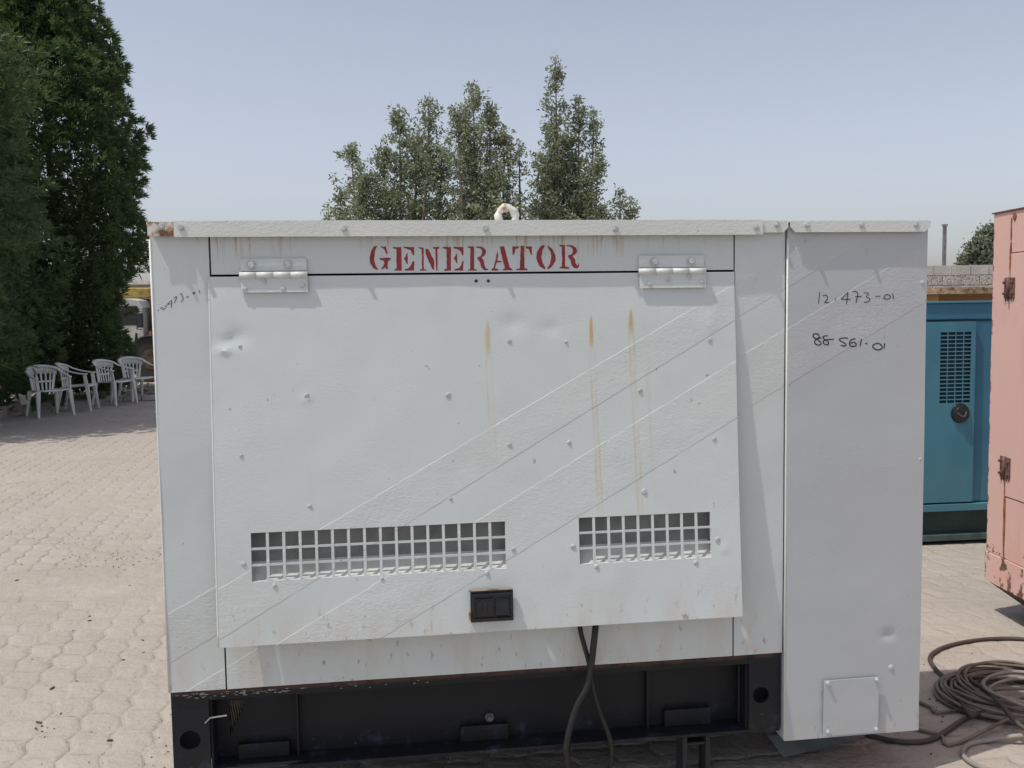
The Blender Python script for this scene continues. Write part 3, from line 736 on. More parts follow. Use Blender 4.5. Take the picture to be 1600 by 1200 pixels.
# stiffeners, foot brackets, tie bolt, hooks
for px in (465, 1010):
    x = fx(px, 1110, .1); b = MB(); b.box(x - .006, x + .006, yS + .02, yS + .0995, BB + .0125, .4545) if px == 1010 and False else b.box(x - .004, x + .004, yS + .07, yS + .0995, BB + .0125, .4545); b.build('stiffener', M_base, SK)
def bracket(pxa, pxb, pya, pyb):
    xa, xb = fx(pxa, pya, .07), fx(pxb, pya, .07); zt = fz(pxa, pya, .07); zb = BB
    b = MB(); b.box(xa, xb, yS + .07, yS + .076, max(zb, BB + .0125), zt); b.box(xa, xa + .008, yS + .0765, yS + .0995, max(zb, BB + .0125), zt - .004); b.box(xb - .008, xb, yS + .0765, yS + .0995, max(zb, BB + .0125), zt - .004); b.build('foot_bracket', M_base, SK, bev=.003)
bracket(1040, 1112, 1112, 1150); bracket(720, 795, 1138, 1185); bracket(371, 452, 1166, 1210)
b = MB(); x, z = face(765, 1121, .1); b.cyl((x, yS + .1, z), (x, yS + .088, z), .017, 6); b.cyl((x, yS + .088, z), (x, yS + .075, z), .009, 10); b.build('tie_bolt', simple('scuffed_bolt', (.16, .15, .14), .6, var=.3, scale=40), SK)
b = MB(); x, z = face(330, 1121, .0); b.tube([(x - .022, yS - .002, z - .022), (x - .004, yS - .004, z - .004), (x + .05, yS - .003, z)], .0028, 6); b.build('wire_hook', simple('bare_wire', (.25, .25, .26), .5, var=.2), SK)
# rear and cross members of the skid; bottom plate added to cut light beneath
b = MB(); b.box(XL + .002, bxr1, D - .10, D, BB, .4915); b.box(XL + .002, XL + .012, yS + .0125, D - .1005, BB, .4915); b.box(bxr1 - .010, bxr1, yS + .0125, D - .1005, BB, .4915); b.box(XL + .0125, bxr1 - .0105, yS + .15, D - .1005, .47, .4905); b.box(XL + .0125, bxr1 - .0105, yS + .1125, D - .1005, BB + .004, BB + .014)
b.build('cross_member_and_shade_plate', M_base, SK)
# flaked paint along the skid's top edge at the left and on the bottom flange
b = MB()
for k in range(70):
    px = rnd.uniform(275, 480) if k < 45 else rnd.uniform(268, 700)
    py = 1088 - (px - 270) * .062 + rnd.uniform(-3, 5); x, z = face(px, py, yS); s_ = rnd.uniform(.002, .006)
    yf = yS - .0012
    n = rnd.randint(4, 7); b.prism([(x + s_ * rnd.uniform(.9, 2.0) * math.cos(6.28 * i / n), z + s_ * .5 * rnd.uniform(.5, 1.1) * math.sin(6.28 * i / n)) for i in range(n)][::-1], yf, yf + .001)
b.build('paint_flakes', simple('flaked_grey_paint', (.30, .30, .29), .7, var=.35, scale=60), SK)['kind'] = 'stuff'

# supports under the skid
def support(px, idx):
    x, _ = face(px, 1180, .05)
    o = empty('support_stand', P0 + GX * x + GN * .09, TH); tag(o)
    b = MB(); b.box(-.066, -.050, -.04, .04, 0, BB - .001); b.build('leg', M_void, o)
    b = MB(); b.box(.022, .038, -.04, .04, 0, BB - .001); b.build('leg', M_void, o)
    b = MB(); b.box(-.0495, .0215, -.035, .035, BB - .05, BB - .042); b.build('cross_bar', M_void, o)
    return o
s1 = support(1094, 0); tag(s1, 'dark steel stand with two legs under the right part of the black skid', 'stand')
s2 = support(330, 1); tag(s2, 'dark steel stand under the left end of the black skid', 'stand')
for s_, yo in ((s1, .9), (s2, .9)):
    c = s_.copy(); COL.objects.link(c); c.location = s_.location + GN * yo
    for ch in s_.children:
        d = ch.copy(); COL.objects.link(d); d.parent = c
    c['label'] = s_['label'].replace('stand', 'rear stand', 1)
# bent sheet lying under the end box
A = gnd(1199, 1148, .10); Bp = gnd(1225, 1182, .03); Cp = gnd(1352, 1150, .03); Dp = gnd(1300, 1110, .06)
b = MB(); vs = [A, Bp, Cp, Dp]; b.add([v for v in vs] + [v - Vector((0, 0, .004)) for v in vs], [(0, 1, 2, 3), (7, 6, 5, 4), (0, 4, 5, 1), (1, 5, 6, 2), (2, 6, 7, 3), (3, 7, 4, 0)])
cc = sum(vs, Vector()) / 4
o = b.build('metal_sheet', M_plate); tag(o, 'bent grey green metal sheet lying under the right end of the white generator', 'metal sheet')

# hanging cables under the door
def spline(pts, n=8):
    pts = [Vector(p) for p in pts]; P = [pts[0] * 2 - pts[1]] + pts + [pts[-1] * 2 - pts[-2]]; out = []
    for i in range(1, len(P) - 2):
        for k in range(n):
            t = k / n; a, b_, c, d = P[i - 1], P[i], P[i + 1], P[i + 2]
            out.append(.5 * ((2 * b_) + (c - a) * t + (2 * a - 5 * b_ + 4 * c - d) * t * t + (3 * b_ - a - 3 * c + d) * t ** 3))
    out.append(pts[-1]); return out
def gp(px, py, off):
    x, z = face(px, py, off); return P0 + GX * x + GN * off + Vector((0, 0, z))
def cable(name, pts, r, mat, label, group=None, n=8, seg=8):
    b = MB(); b.tube(spline(pts, seg), r, n); o = b.build(name, mat, None, True); tag(o, label, 'cable', group); return o
cable('hanging_cable', [gp(905, 960, .0), gp(907, 985, -.03), gp(914, 1012, -.035), gp(920, 1035, -.04), gp(925, 1068, -.04), gp(935, 1105, -.03), gp(953, 1155, -.02), gp(955, 1185, .0), gp(948, 1230, .06)], .0085, M_rubber, 'thinner black cable hanging below the white door, ending to the right after crossing', 'black cables hanging below the door')
cable('hanging_cable', [gp(932, 955, .0), gp(930, 985, -.045), gp(927, 1012, -.05), gp(924, 1038, -.058), gp(917, 1072, -.058), gp(900, 1105, -.05), gp(886, 1155, -.04), gp(885, 1180, -.03), gp(892, 1230, .04)], .0115, M_rubber, 'thicker black cable hanging below the white door, ending to the left after crossing', 'black cables hanging below the door')

# ---------------------------------------------------------------- cable coil at the right
M_cab = simple('grey_brown_cable', (.20, .165, .135), .6, var=.25, scale=6, objspace=False)
M_cabd = simple('dark_brown_cable', (.070, .052, .045), .6, var=.2, scale=6, objspace=False)
M_cabg = simple('pale_grey_cable', (.30, .27, .235), .6, var=.2, scale=6, objspace=False)
cc = gnd(1600, 1105)
def coil(cx, cy, a, b_, n, seed, r, mat, label, h=.02, tails=()):
    rr = random.Random(seed); pts = []
    x0 = cx
    for k in range(n):
        ax = a * rr.uniform(.72, 1.05); by = b_ * rr.uniform(.70, 1.08); ox, oy = rr.uniform(-.04, .04), rr.uniform(-.035, .035); rot = rr.uniform(-.25, .25)
        hh = r + h * k / n * 2.2
        for i in range(14):
            t = 2 * math.pi * i / 14 + .3
            u, v = ax * math.cos(t), by * math.sin(t)
            pts.append(Vector((cx + ox + u * math.cos(rot) - v * math.sin(rot), cy + oy + u * math.sin(rot) + v * math.cos(rot), max(r, hh + rr.uniform(-.4, .8) * r + .6 * r * math.sin(3 * t + k)))))
    pts = [Vector(p) for p in (tails[0] if tails else [])] + pts + [Vector(p) for p in (tails[1] if len(tails) > 1 else [])]
    b = MB(); b.tube(spline(pts, 4), r, 7); o = b.build('coiled_cable', mat, None, True); tag(o, label, 'cable', 'cables lying on the paving'); return o
def G(px, py, z=.01): return gnd(px, py, z)
coil(cc.x - .01, cc.y + .06, .30, .27, 15, 3, .0074, M_cab, 'large untidy coil of grey brown cable on the shaded paving right of the generator', .035, tails=([G(1425, 1092), G(1455, 1105), G(1478, 1112)], [G(1500, 1160), G(1470, 1148), G(1430, 1138), G(1395, 1120)]))
coil(cc.x + .03, cc.y - .02, .25, .20, 5, 8, .0080, M_cabg, 'pale grey cable loops lying low on top of the large coil, partly in sun', .05)
cable('power_cable', [G(1690, 1012), G(1600, 999), G(1540, 999), G(1490, 1007), G(1462, 1018), G(1453, 1030), G(1462, 1046), G(1478, 1062), G(1492, 1085, .03), G(1520, 1120, .05)], .011, M_cabd, 'dark brown cable curving across the sunlit paving above the coil', 'cables lying on the paving')
cable('power_cable', [G(1545, 1058, .05), G(1515, 1060, .06), G(1535, 1075, .075), G(1562, 1098, .09), G(1590, 1130, .08), G(1640, 1165, .05)], .010, M_cabd, 'dark brown cable lying diagonally over the top of the coil', 'cables lying on the paving')
cable('power_cable', [G(1330, 1140), G(1370, 1152), G(1410, 1159), G(1450, 1157), G(1478, 1143), G(1500, 1128, .02), G(1530, 1115, .03), G(1570, 1110, .02)], .011, M_cabd, 'dark cable running from under the end box to the coil', 'cables lying on the paving')
cable('power_cable', [G(1640, 1150, .03), G(1590, 1150, .035), G(1545, 1157), G(1515, 1163), G(1504, 1176), G(1515, 1190), G(1545, 1203), G(1600, 1212)], .010, M_cabg, 'pale cable loop with its lower end in the sun below the coil', 'cables lying on the paving')

# ---------------------------------------------------------------- pink generator at the right edge
def pink_mat():
    m = Mat('pink_paint', (.66, .42, .36), .5, 0, .4)
    co = m.obj(); X, Y, Z = m.xyz(co)
    m.over(m.math('MULTIPLY', m.ramp(m.noise(co, 2.0, 4), .4, .7), .6), (.66, .43, .385))
    m.over(m.math('MULTIPLY', m.ramp(m.noise(m.mapping(co, (1, 1, .4)), 5, 4), .5, .72), .5), (.60, .34, .27))
    low = m.ramp(Z, .58, .28, .0, .155)
    r = m.ramp(m.math('ADD', m.noise(co, 9, 6, .72), low), .675, .705)
    m.over(r, m.mixc(m.ramp(m.noise(co, 33, 4), .4, .62), (.20, .085, .055), (.12, .065, .05)))
    edge = m.ramp(Y, .028, .0)   # rust creeping in from the far corner
    r2 = m.ramp(m.math('ADD', m.noise(m.mapping(co, (1, 1, .5)), 26, 5, .7), m.math('MULTIPLY', edge, .24)), .71, .75)
    m.over(r2, (.22, .095, .05))
    m.bump(m.noise(co, 50, 4), .0006)
    return m.done()
M_pink = pink_mat()
# local frame: y runs from the far corner towards the camera along the visible side, x to the right
PC = at(1547, 600, 5.35); PC.z = 0
pdir = Vector((0.035, -1, 0)).normalized()
PK = empty('generator', PC, math.atan2(pdir.y, pdir.x) - math.pi / 2)
tag(PK, 'salmon pink generator enclosure with rusty hinges standing at the right edge of the yard', 'generator')
# rotation maps local +y to pdir; local +x then points to the camera's left, so build with x negative
PL, PW = 2.6, 1.25
zt = at(1547, 335, 5.35).z; zbm = at(1538, 860, 5.35).z; zbt = at(1537, 905, 5.35).z
def ppanel(name, y0, y1, z0, z1, xo=0.0, th=.02, parent=PK):
    b = MB(); b.box(xo - th, xo, y0, y1, z0, z1); return b.build(name, M_pink, parent, bev=.0025)
def pside(px): # distance along the side for a pixel column
    d = ray(px, 600); A_ = np.array([[pdir.x, -d.x], [pdir.y, -d.y]]); s_, t_ = np.linalg.solve(A_, np.array([-PC.x, -PC.y])); return s_
ys = pside(1575)
ppanel('corner_post', 0, ys - .0025, zbm + .002, zt)
zsplit = .5 * (at(1575, 396, PC.y - ys).z + at(1600, 395, PC.y - ys).z); zs2 = at(1577, 776, PC.y - ys).z
ppanel('top_panel', ys + .0005, PL, zsplit + .0025, zt)
pd = ppanel('door', ys + .0025, 1.25, zs2 + .004, zsplit - .0025, .004)
ppanel('lower_panel', ys + .0005, PL, zbm + .002, zs2 - .001)
ppanel('door', 1.256, PL, zs2 + .004, zsplit - .0025, .004)
b = MB(); b.box(-PW, -.0205, .0, PL, zbm + .002, zt - .001); b.build('body_shell', M_pink, PK)
b = MB(); b.box(-PW - .01, .008, -.008, PL + .01, zt + .0005, zt + .008); b.build('roof', simple('dark_pink_roof_edge', (.16, .07, .055), .7), PK)
b = MB(); b.box(-PW, .006, -.002, PL, zbt, zbm - .001)
b.build('skirt', M_pink, PK, bev=.002)
b = MB(); b.hexa([(-PW + .03, .20, 0), (-.24, .20, 0), (-.24, PL, 0), (-PW + .03, PL, 0), (-PW, .0, zbt - .001), (-.002, .0, zbt - .001), (-.002, PL, zbt - .001), (-PW, PL, zbt - .001)]); b.build('skid_frame', simple('rusty_dark_skid', (.05, .032, .028), .8, var=.3, scale=12), PK)
M_hinge = simple('rusty_hinge', (.17, .085, .07), .75, var=.3, scale=50, bump=.001)
for (pa, pb) in ((434, 466), (714, 747)):
    Yh = PC.y - ys; za, zb_ = at(1576, pb, Yh).z, at(1576, pa, Yh).z
    b = MB(); b.box(.0005, .006, ys - .052, ys - .012, za, zb_); h = b.build('hinge', M_hinge, PK)
    b = MB(); b.box(.0045, .010, ys + .012, ys + .052, za, zb_); b.build('leaf', M_hinge, h)
    b = MB(); b.cyl((.012, ys, za - .004), (.012, ys, zb_ + .002), .0115, 12); b.build('pin', M_hinge, h, True)
    for yy_ in (-.036, .036):
        for zz in (za + .025, zb_ - .025):
            b = MB(); b.cyl((.006, ys + yy_, zz), (.022, ys + yy_, zz), .0075, 6); b.build('bolt', M_hinge, h)
    for yy_ in (-.04, -.018, .018, .04): b = MB(); b.cyl((.002, ys + yy_, za - .016), (.002, ys + yy_, za - .001), .004, 6); b.build('weld', M_hinge, h)
# rust runs on the seam
b = MB()
M_run = simple('rust_run', (.33, .13, .055), .85, var=.3, scale=30)
def run(y0, za, zb_, w0):
    n = 12; pl = [(y0 - w0 * (math.sin(math.pi * (i / n)) * rnd.uniform(.6, 1)) - .001, za + (zb_ - za) * i / n) for i in range(n + 1)]
    pr = [(y0 + w0 * (math.sin(math.pi * (i / n)) * rnd.uniform(.6, 1)) + .001, za + (zb_ - za) * i / n) for i in range(n, -1, -1)]
    poly = pl + pr; b.add([(.0052, p[0], p[1]) for p in poly] + [(.0005, p[0], p[1]) for p in poly], [tuple(range(len(poly)))] + [(i, (i + 1) % len(poly), len(poly) + (i + 1) % len(poly), len(poly) + i) for i in range(len(poly))])
Yh = PC.y - ys
def fin():
    global b
    b.build('rust_stain', M_run, PK); b = MB()
run(ys, at(1576, 432, Yh).z, at(1576, 378, Yh).z, .010); fin(); run(ys + .03, at(1590, 345, Yh).z, at(1590, 333, Yh).z, .018); fin(); run(ys, at(1575, 870, Yh).z, at(1575, 748, Yh).z, .009); fin(); run(ys, at(1575, 376, Yh).z, at(1575, 340, Yh).z, .0025)
b.build('rust_stain', M_run, PK)

# ---------------------------------------------------------------- blue generator in the gap
def blue_mat(name, base, dark):
    m = Mat(name, base, .45, 0, .45); co = m.obj(); X, Y, Z = m.xyz(co)
    m.over(m.ramp(m.noise(co, 1.6, 4), .38, .68), dark)
    m.over(m.math('MULTIPLY', m.ramp(m.noise(m.mapping(co, (2, 1, .5)), 4, 5), .5, .75), .35), (base[0] * 1.5, base[1] * 1.15, base[2] * .95))
    m.over(m.math('MULTIPLY', m.ramp(Z, .75, .25), .5), (.075, .20, .22))
    m.bump(m.noise(co, 3, 3), .004)
    return m.done()
M_blue = blue_mat('blue_paint', (.045, .185, .28), (.035, .145, .235))
M_blued = blue_mat('blue_door_paint', (.075, .245, .32), (.055, .195, .28))
M_bgreen = simple('dark_green_base', (.020, .050, .045), .6, var=.2, scale=5)
BTH = R(6.5); BC = gnd(1443, 852); bx = Vector((math.cos(BTH), math.sin(BTH), 0)); bn = Vector((-math.sin(BTH), math.cos(BTH), 0))
BG = empty('generator', BC, BTH)
tag(BG, 'blue generator enclosure with slotted vent and round black lock, left of the pink one', 'generator')
def bf(px, py, off=0.0):
    d = ray(px, py); t = ((BC - EYEV).dot(bn) + off) / d.dot(bn); P = EYEV + t * d; return ((P - BC).dot(bx), P.z)
zt = bf(1490, 473)[1]; zbnd = bf(1490, 501)[1]; zdb = bf(1490, 785)[1]; zsl = bf(1490, 797)[1]; zgb = bf(1490, 838)[1]
BL, BR_ = -1.75, .95
xd = bf(1519, 640)[0]
b = MB(); b.box(BL, BR_, .03, 1.1, zsl, zt - .004); b.build('body_shell', M_blue, BG)
b = MB(); b.box(BL, BR_, .0, .0295, zbnd + .008, zt - .004); b.build('top_band', M_blue, BG, bev=.004)
b = MB(); b.box(BL - .01, BR_ + .01, -.012, 1.11, zt - .0035, zt + .012); b.build('roof', M_blued, BG, bev=.003)
va, vb = bf(1465, 575)[0], bf(1514, 575)[0]; vz0, vz1 = bf(1490, 630)[1], bf(1490, 518)[1]
# door with real slots: build the sheet with holes
slots = []
cw = (vb - va) / 4; rh = (vz1 - vz0) / 18
for i in range(4):
    for j in range(18): slots.append((va + i * cw + .0035, va + (i + 1) * cw - .0035, vz0 + j * rh + .0055, vz0 + (j + 1) * rh - .0035))
BD = panel('door', xd - .75, xd, zdb + .008, zbnd - .006, lambda x, z: .0015 * noise.noise(Vector((x * 3, 1, z * 3))), .003, M_blued, BG, holes=slots, nx=8, nz=8, y0=-.026)
b = MB(); b.box(xd - .004, xd, -.0225, -.001, zdb + .008, zbnd - .006); b.box(xd - .75, xd - .0045, -.0225, -.001, zdb + .008, zdb + .012); b.build('door_edge', M_blued, BD)
b = MB(); b.box(va - .02, vb + .01, -.012, -.008, vz0 - .02, vz1 + .02); b.build('vent_backing', simple('vent_dark', (.015, .04, .06), .8), BD)
xl, zl = bf(1497, 645); b = MB(); b.cyl((xl, -.026, zl), (xl, -.040, zl), .073, 28, .066); LK = b.build('lock', M_black, BD, bev=.003)
b = MB(); b.cyl((xl, -.0405, zl), (xl, -.045, zl), .050, 24, .046); b.build('lock_ring', M_black, LK)
b = MB(); b.tube([(xl - .035, -.048, zl + .004), (xl - .01, -.052, zl - .018), (xl + .018, -.054, zl - .022), (xl + .034, -.05, zl + .012)], .007, 8); b.build('lock_lever', simple('worn_grey_plastic', (.09, .09, .10), .4), LK)
b = MB(); b.box(xd + .005, BR_, .005, .0295, zdb + .004, zbnd - .006); b.build('side_panel', M_blue, BG); b = MB(); b.box(BL, xd - .755, .005, .0295, zdb + .004, zbnd - .006); b.build('side_panel', M_blue, BG)
b = MB(); b.box(BL, BR_, -.03, .0295, zsl, zdb - .006); b.build('sill', M_blued, BG, bev=.003)
b = MB(); b.box(BL + .02, BR_ - .02, .035, 1.05, .045, zsl - .002); b.build('skid_frame', M_bgreen, BG)
b = MB(); b.box(BL + .02, BR_ - .02, -.02, .034, .030, .075); b.build('bottom_flange', simple('grey_green_flange', (.07, .12, .11), .6, var=.2), BG, bev=.003)
b = MB()
for x in (BL + .1, -.4, BR_ - .2): b.box(x, x + .1, .06, 1.0, 0, .0299)
b.build('foot', M_void, BG)

# ---------------------------------------------------------------- tan generator further back
M_tan = simple('tan_paint', (.46, .28, .115), .7, var=.10, scale=3)
M_tan2 = simple('tan_paint_shade_side', (.36, .21, .095), .7, var=.1, scale=3)  # darker copy of the tan paint, shade put into the colour
M_rimr = simple('rusty_tan_rim', (.48, .33, .20), .8, var=.35, scale=22, bump=.003)
YT = 9.6
TC = at(1467, 460, YT); TG = empty('tan_cabin', (TC.x, TC.y, 0), R(-4)); tag(TG, 'tan cabin with a rusty dented roof edge behind the blue generator', 'cabin')
ztc = at(1467, 459, YT).z; ztr = at(1467, 450, YT).z
b = MB(); b.box(0, 2.8, .35, 2.4, 0, ztc + .01); b.build('wall', M_tan2, TG)
b = MB(); b.box(-1.9, -.0005, .0, 2.4, 0, ztc + .01); b.build('front_bay', M_tan, TG, bev=.01)
o = panel('roof_edge', -2.0, 2.9, ztc - .005, ztr + .004, lambda x, z: .02 * noise.noise(Vector((x * 2.2, 5, z * 3))) + .01 * noise.noise(Vector((x * 8, 5, z * 9))), .02, M_rimr, TG, nx=90, nz=5, y0=-.10)
b = MB(); b.box(-2.0, 2.9, -.07, 2.5, ztc + .0105, ztc + .03); b.build('roof', M_rimr, TG)
b = MB(); b.prism([(.2, ztr + .006), (.9, ztr + .03), (2.9, ztr + .035), (2.9, ztr + .016), (.9, ztr + .014)], -.13, -.11); b.build('pale_trim', simple('pale_trim', (.62, .55, .45), .7), TG)

# ---------------------------------------------------------------- block wall, pole and bush beyond
M_block = simple('concrete_block', (.50, .48, .44), .95, var=.10, scale=2.5, bump=.01, bscale=30, objspace=False)
M_blockr = simple('rough_concrete_block', (.52, .48, .43), .95, var=.33, scale=26, bump=.03, bscale=26, objspace=False)
M_mortar = simple('mortar', (.33, .31, .28), .95, var=.1, objspace=False)
YW = 20.7
ztop = at(1500, 414, YW).z
x0w = at(1330, 414, YW).x
WA = empty('block_wall', (x0w - 6, YW, 0), 0.0)
tag(WA, 'grey concrete block boundary wall behind the blue and tan enclosures', 'wall')
nb = 24; nc = 12; BW, BH = .4, ztop / nc
shift = (at(1458, 414, YW).x - (x0w - 6)) % BW
def blk(r_):
    rr = random.Random(r_); m = MB(); j = lambda: rr.uniform(-.006, .006)
    m.hexa([(.006 + j(), j(), .006), (BW - .006 + j(), j(), .006), (BW - .006, .19, .006), (.006, .19, .006), (.006 + j(), j(), BH - .006 + j()), (BW - .006 + j(), j(), BH - .006 + j()), (BW - .006, .19, BH - .006), (.006, .19, BH - .006)])
    return m
bms = [blk(i).mesh('block') for i in range(4)]; bmr = [blk(i + 9).mesh('block') for i in range(4)]
for q in bms: q.materials.append(M_block)
for q in bmr: q.materials.append(M_blockr)
low = MB()
for r_ in range(nc):
    z = r_ * BH; sh = shift - BW + (BW / 2 if (nc - 1 - r_) % 2 else 0)
    for i in range(nb + 1):
        x = sh + i * BW
        if r_ >= nc - 4:
            o = bpy.data.objects.new('block', rnd.choice(bmr if r_ == nc - 2 else bms)); COL.objects.link(o); o.parent = WA; o.location = (x, rnd.uniform(-.006, .004) - (.01 if r_ == nc - 2 else 0), z)
        else: low.box(x + .006, x + BW - .006, 0, .19, z + .006, z + BH - .006)
o = low.build('lower_courses', M_block, WA); o['kind'] = 'stuff'
b = MB(); b.box(shift - BW + .01, shift + nb * BW - .01, .012, .18, 0, ztop - .014); b.build('mortar', M_mortar, WA)
pp = at(1475, 413, 21.1); pt = at(1475, 351, 21.1)
b = MB(); b.box(-.032, .032, -.032, .032, 0, pt.z); o = b.build('steel_pole', simple('grey_pole_paint', (.20, .195, .20), .6, var=.15)); o.location = (pp.x, 21.1, 0)
CP = MB(); CP.box(-.05, .05, -.045, .045, pt.z - .03, pt.z + .01); c_ = CP.build('pole_cap', simple('grey_pole_cap', (.26, .26, .26), .6), o)
tag(o, 'grey square steel pole standing up behind the block wall', 'pole')

# ---------------------------------------------------------------- foliage
def leaf_mat(name, base, alt, trans=.25, rough=.5, spec=.35):
    m = Mat(name, base, rough, 0, spec)
    geo = m.n('ShaderNodeNewGeometry'); r1 = geo.outputs['Random Per Island']
    m.over(m.ramp(r1, .25, 1.0), alt)
    m.over(m.math('MULTIPLY', m.ramp(m.noise(m.world(), 1.1, 3), .45, .7), .5), tuple(c * 1.35 for c in base))
    m.link(m.c, m.b.inputs['Base Color'])
    tr = m.n('ShaderNodeBsdfTranslucent'); m.link(m.mixc(.5, m.c, (base[0] * 1.5, base[1] * 1.9, base[2] * .9)), tr.inputs['Color'])
    mx = m.n('ShaderNodeMixShader'); mx.inputs[0].default_value = trans
    m.link(m.b.outputs[0], mx.inputs[1]); m.link(tr.outputs[0], mx.inputs[2])
    m.link(mx.outputs[0], m.t.nodes['Material Output'].inputs['Surface'])
    return m.m
M_leafA = leaf_mat('dark_green_leaf', (.085, .125, .060), (.110, .160, .068), .32)
M_leafB = leaf_mat('dusty_green_leaf', (.25, .265, .19), (.17, .19, .12), .25, .6)
M_leafC = leaf_mat('grey_green_leaf', (.19, .205, .15), (.14, .16, .11), .2, .6)
M_bark = simple('bark', (.16, .125, .095), .9, var=.25, scale=20, bump=.006, bscale=40)
M_barkp = simple('pale_bark', (.24, .20, .16), .9, var=.25, scale=20)

def leaves(C, Dr, n, L, Wd, spread, size_var=.3, droop=.0, jit=.0):
    """C centres (k,3), Dr main directions (k,3): n leaves radiate from each centre."""
    k = len(C); N_ = k * n
    c = np.repeat(C, n, 0); d0 = np.repeat(Dr, n, 0)
    d = d0 + spread * rng.normal(size=(N_, 3)); d[:, 2] -= droop; d /= np.linalg.norm(d, axis=1, keepdims=True) + 1e-9
    ln = L * (1 + size_var * rng.uniform(-1, 1, N_))[:, None]
    u = np.cross(d, rng.normal(size=(N_, 3))); u /= np.linalg.norm(u, axis=1, keepdims=True) + 1e-9
    nrm = np.cross(d, u)
    st = c + d * ln * .08 + jit * rng.normal(size=(N_, 3))
    w_ = Wd * (1 + .25 * rng.uniform(-1, 1, N_))[:, None]
    tip = st + d * ln + np.array([0, 0, -1]) * ln * .12
    ml = st + d * ln * .42 + u * w_ * .5 + nrm * w_ * .18; mr = st + d * ln * .42 - u * w_ * .5 + nrm * w_ * .18
    V = np.stack([st, ml, tip, mr], 1).reshape(-1, 3)
    Fq = np.arange(N_ * 4).reshape(-1, 4)
    return V, Fq
def crown(name, parts, mat, parent):
    Vs, Fs = [], []; b_ = 0
    for V, Fq in parts: Vs.append(V); Fs.append(Fq + b_); b_ += len(V)
    V = np.concatenate(Vs); Fq = np.concatenate(Fs)
    me = bpy.data.meshes.new(name); nv = len(V); nf = len(Fq)
    me.vertices.add(nv); me.vertices.foreach_set('co', V.astype(np.float32).ravel())
    me.loops.add(nf * 4); me.loops.foreach_set('vertex_index', Fq.astype(np.int32).ravel())
    me.polygons.add(nf); me.polygons.foreach_set('loop_start', np.arange(0, nf * 4, 4, dtype=np.int32)); me.polygons.foreach_set('loop_total', np.full(nf, 4, dtype=np.int32))
    me.update(calc_edges=True)
    return mesh_obj(name, me, mat, parent)

def radial_tree(name, base, H, prof, label, z0=.25, n_out=2600, n_in=900, leaf=.13, per=13, dens=1.0, seed=1):
    """Column-like crown: prof = [(z, radius)], lumpy surface with twig tufts."""
    t = empty(name, base); tag(t, label, 'tree', 'tall dark green trees at the left')
    zs = np.array([p[0] for p in prof]); rs = np.array([p[1] for p in prof])
    def rad(z, a):
        r = np.interp(z, zs, rs)
        q = np.array([noise.noise(Vector((math.cos(aa) * 1.6 + seed, math.sin(aa) * 1.6, zz * .75))) + .6 * noise.noise(Vector((math.cos(aa) * 3.5, math.sin(aa) * 3.5 + seed, zz * 1.9))) + .75 * noise.noise(Vector((math.cos(aa) * 7, math.sin(aa) * 7 + seed, zz * 3))) for aa, zz in zip(a, z)])
        return r * (1 + .36 * q)
    z = rng.uniform(z0, H, n_out); z = np.concatenate([z, H - rng.exponential(.5, n_out // 8)]); z = np.clip(z, z0, H)
    a = rng.uniform(0, 2 * np.pi, len(z)); r = rad(z, a) * (1 - np.abs(rng.normal(0, .10, len(z))))
    C = np.stack([r * np.cos(a), r * np.sin(a), z], 1)
    Dr = np.stack([np.cos(a) * .8, np.sin(a) * .8, .55 + .5 * rng.uniform(size=len(z))], 1)
    V1_ = leaves(C, Dr, per, leaf, leaf * .17, .55, droop=.1)
    z2 = rng.uniform(z0, H * .97, n_in); a2 = rng.uniform(0, 2 * np.pi, n_in); r2 = rad(z2, a2) * np.sqrt(rng.uniform(.05, .7, n_in))
    C2 = np.stack([r2 * np.cos(a2), r2 * np.sin(a2), z2], 1)
    V2_ = leaves(C2, np.stack([np.cos(a2) * .6, np.sin(a2) * .6, np.full(n_in, .5)], 1), per, leaf * 1.1, leaf * .22, .8)
    crown('crown', [V1_, V2_], M_leafA, t)
    b = MB(); b.tube([(0, 0, -.05), (.03, .02, H * .3), (-.04, .0, H * .6), (0, 0, H * .93)], [.13, .10, .065, .015], 9); b.build('trunk', M_bark, t, True)
    for k in range(26):
        zz = H * (.08 + .85 * k / 26); aa = k * 2.4; rr_ = float(np.interp(zz, zs, rs)) * .85
        b = MB(); b.tube([(0, 0, zz * .95), (rr_ * .5 * math.cos(aa), rr_ * .5 * math.sin(aa), zz + .15), (rr_ * math.cos(aa), rr_ * math.sin(aa), min(H, zz + .5))], [.03, .02, .006], 5); b.build('limb', M_bark, t, True)
    return t
YA = 21.0
xA = at(82, 300, YA).x
radial_tree('columnar_tree', (xA, YA, 0), 10.0, [(.2, 1.15), (.8, 1.30), (2.4, 1.42), (4, 1.75), (5.6, 1.85), (7.0, 1.35), (8.4, .75), (9.3, .45), (10.0, .1)], 'tall dense dark green tree behind the white plastic chairs', z0=.12, n_out=9700, n_in=3000, leaf=.17, per=14, seed=1)
radial_tree('columnar_tree', (-10.55, 17.6, 0), 10.5, [(.0, 2.0), (2, 1.8), (4.5, 1.75), (6.2, 1.35), (8, .85), (10.5, .15)], 'dark green tree filling the left edge of the photo behind the kerb', z0=.02, n_out=6800, n_in=2400, leaf=.16, seed=5)
radial_tree('columnar_tree', (-9.85, 14.7, 0), 8.6, [(.2, 1.5), (1.2, 2.1), (3, 2.3), (5.5, 2.1), (7, 1.4), (8.6, .2)], 'tall dark green tree just outside the left edge, shading the paving', z0=.9, n_out=5000, n_in=2600, leaf=.16, per=12, seed=9)

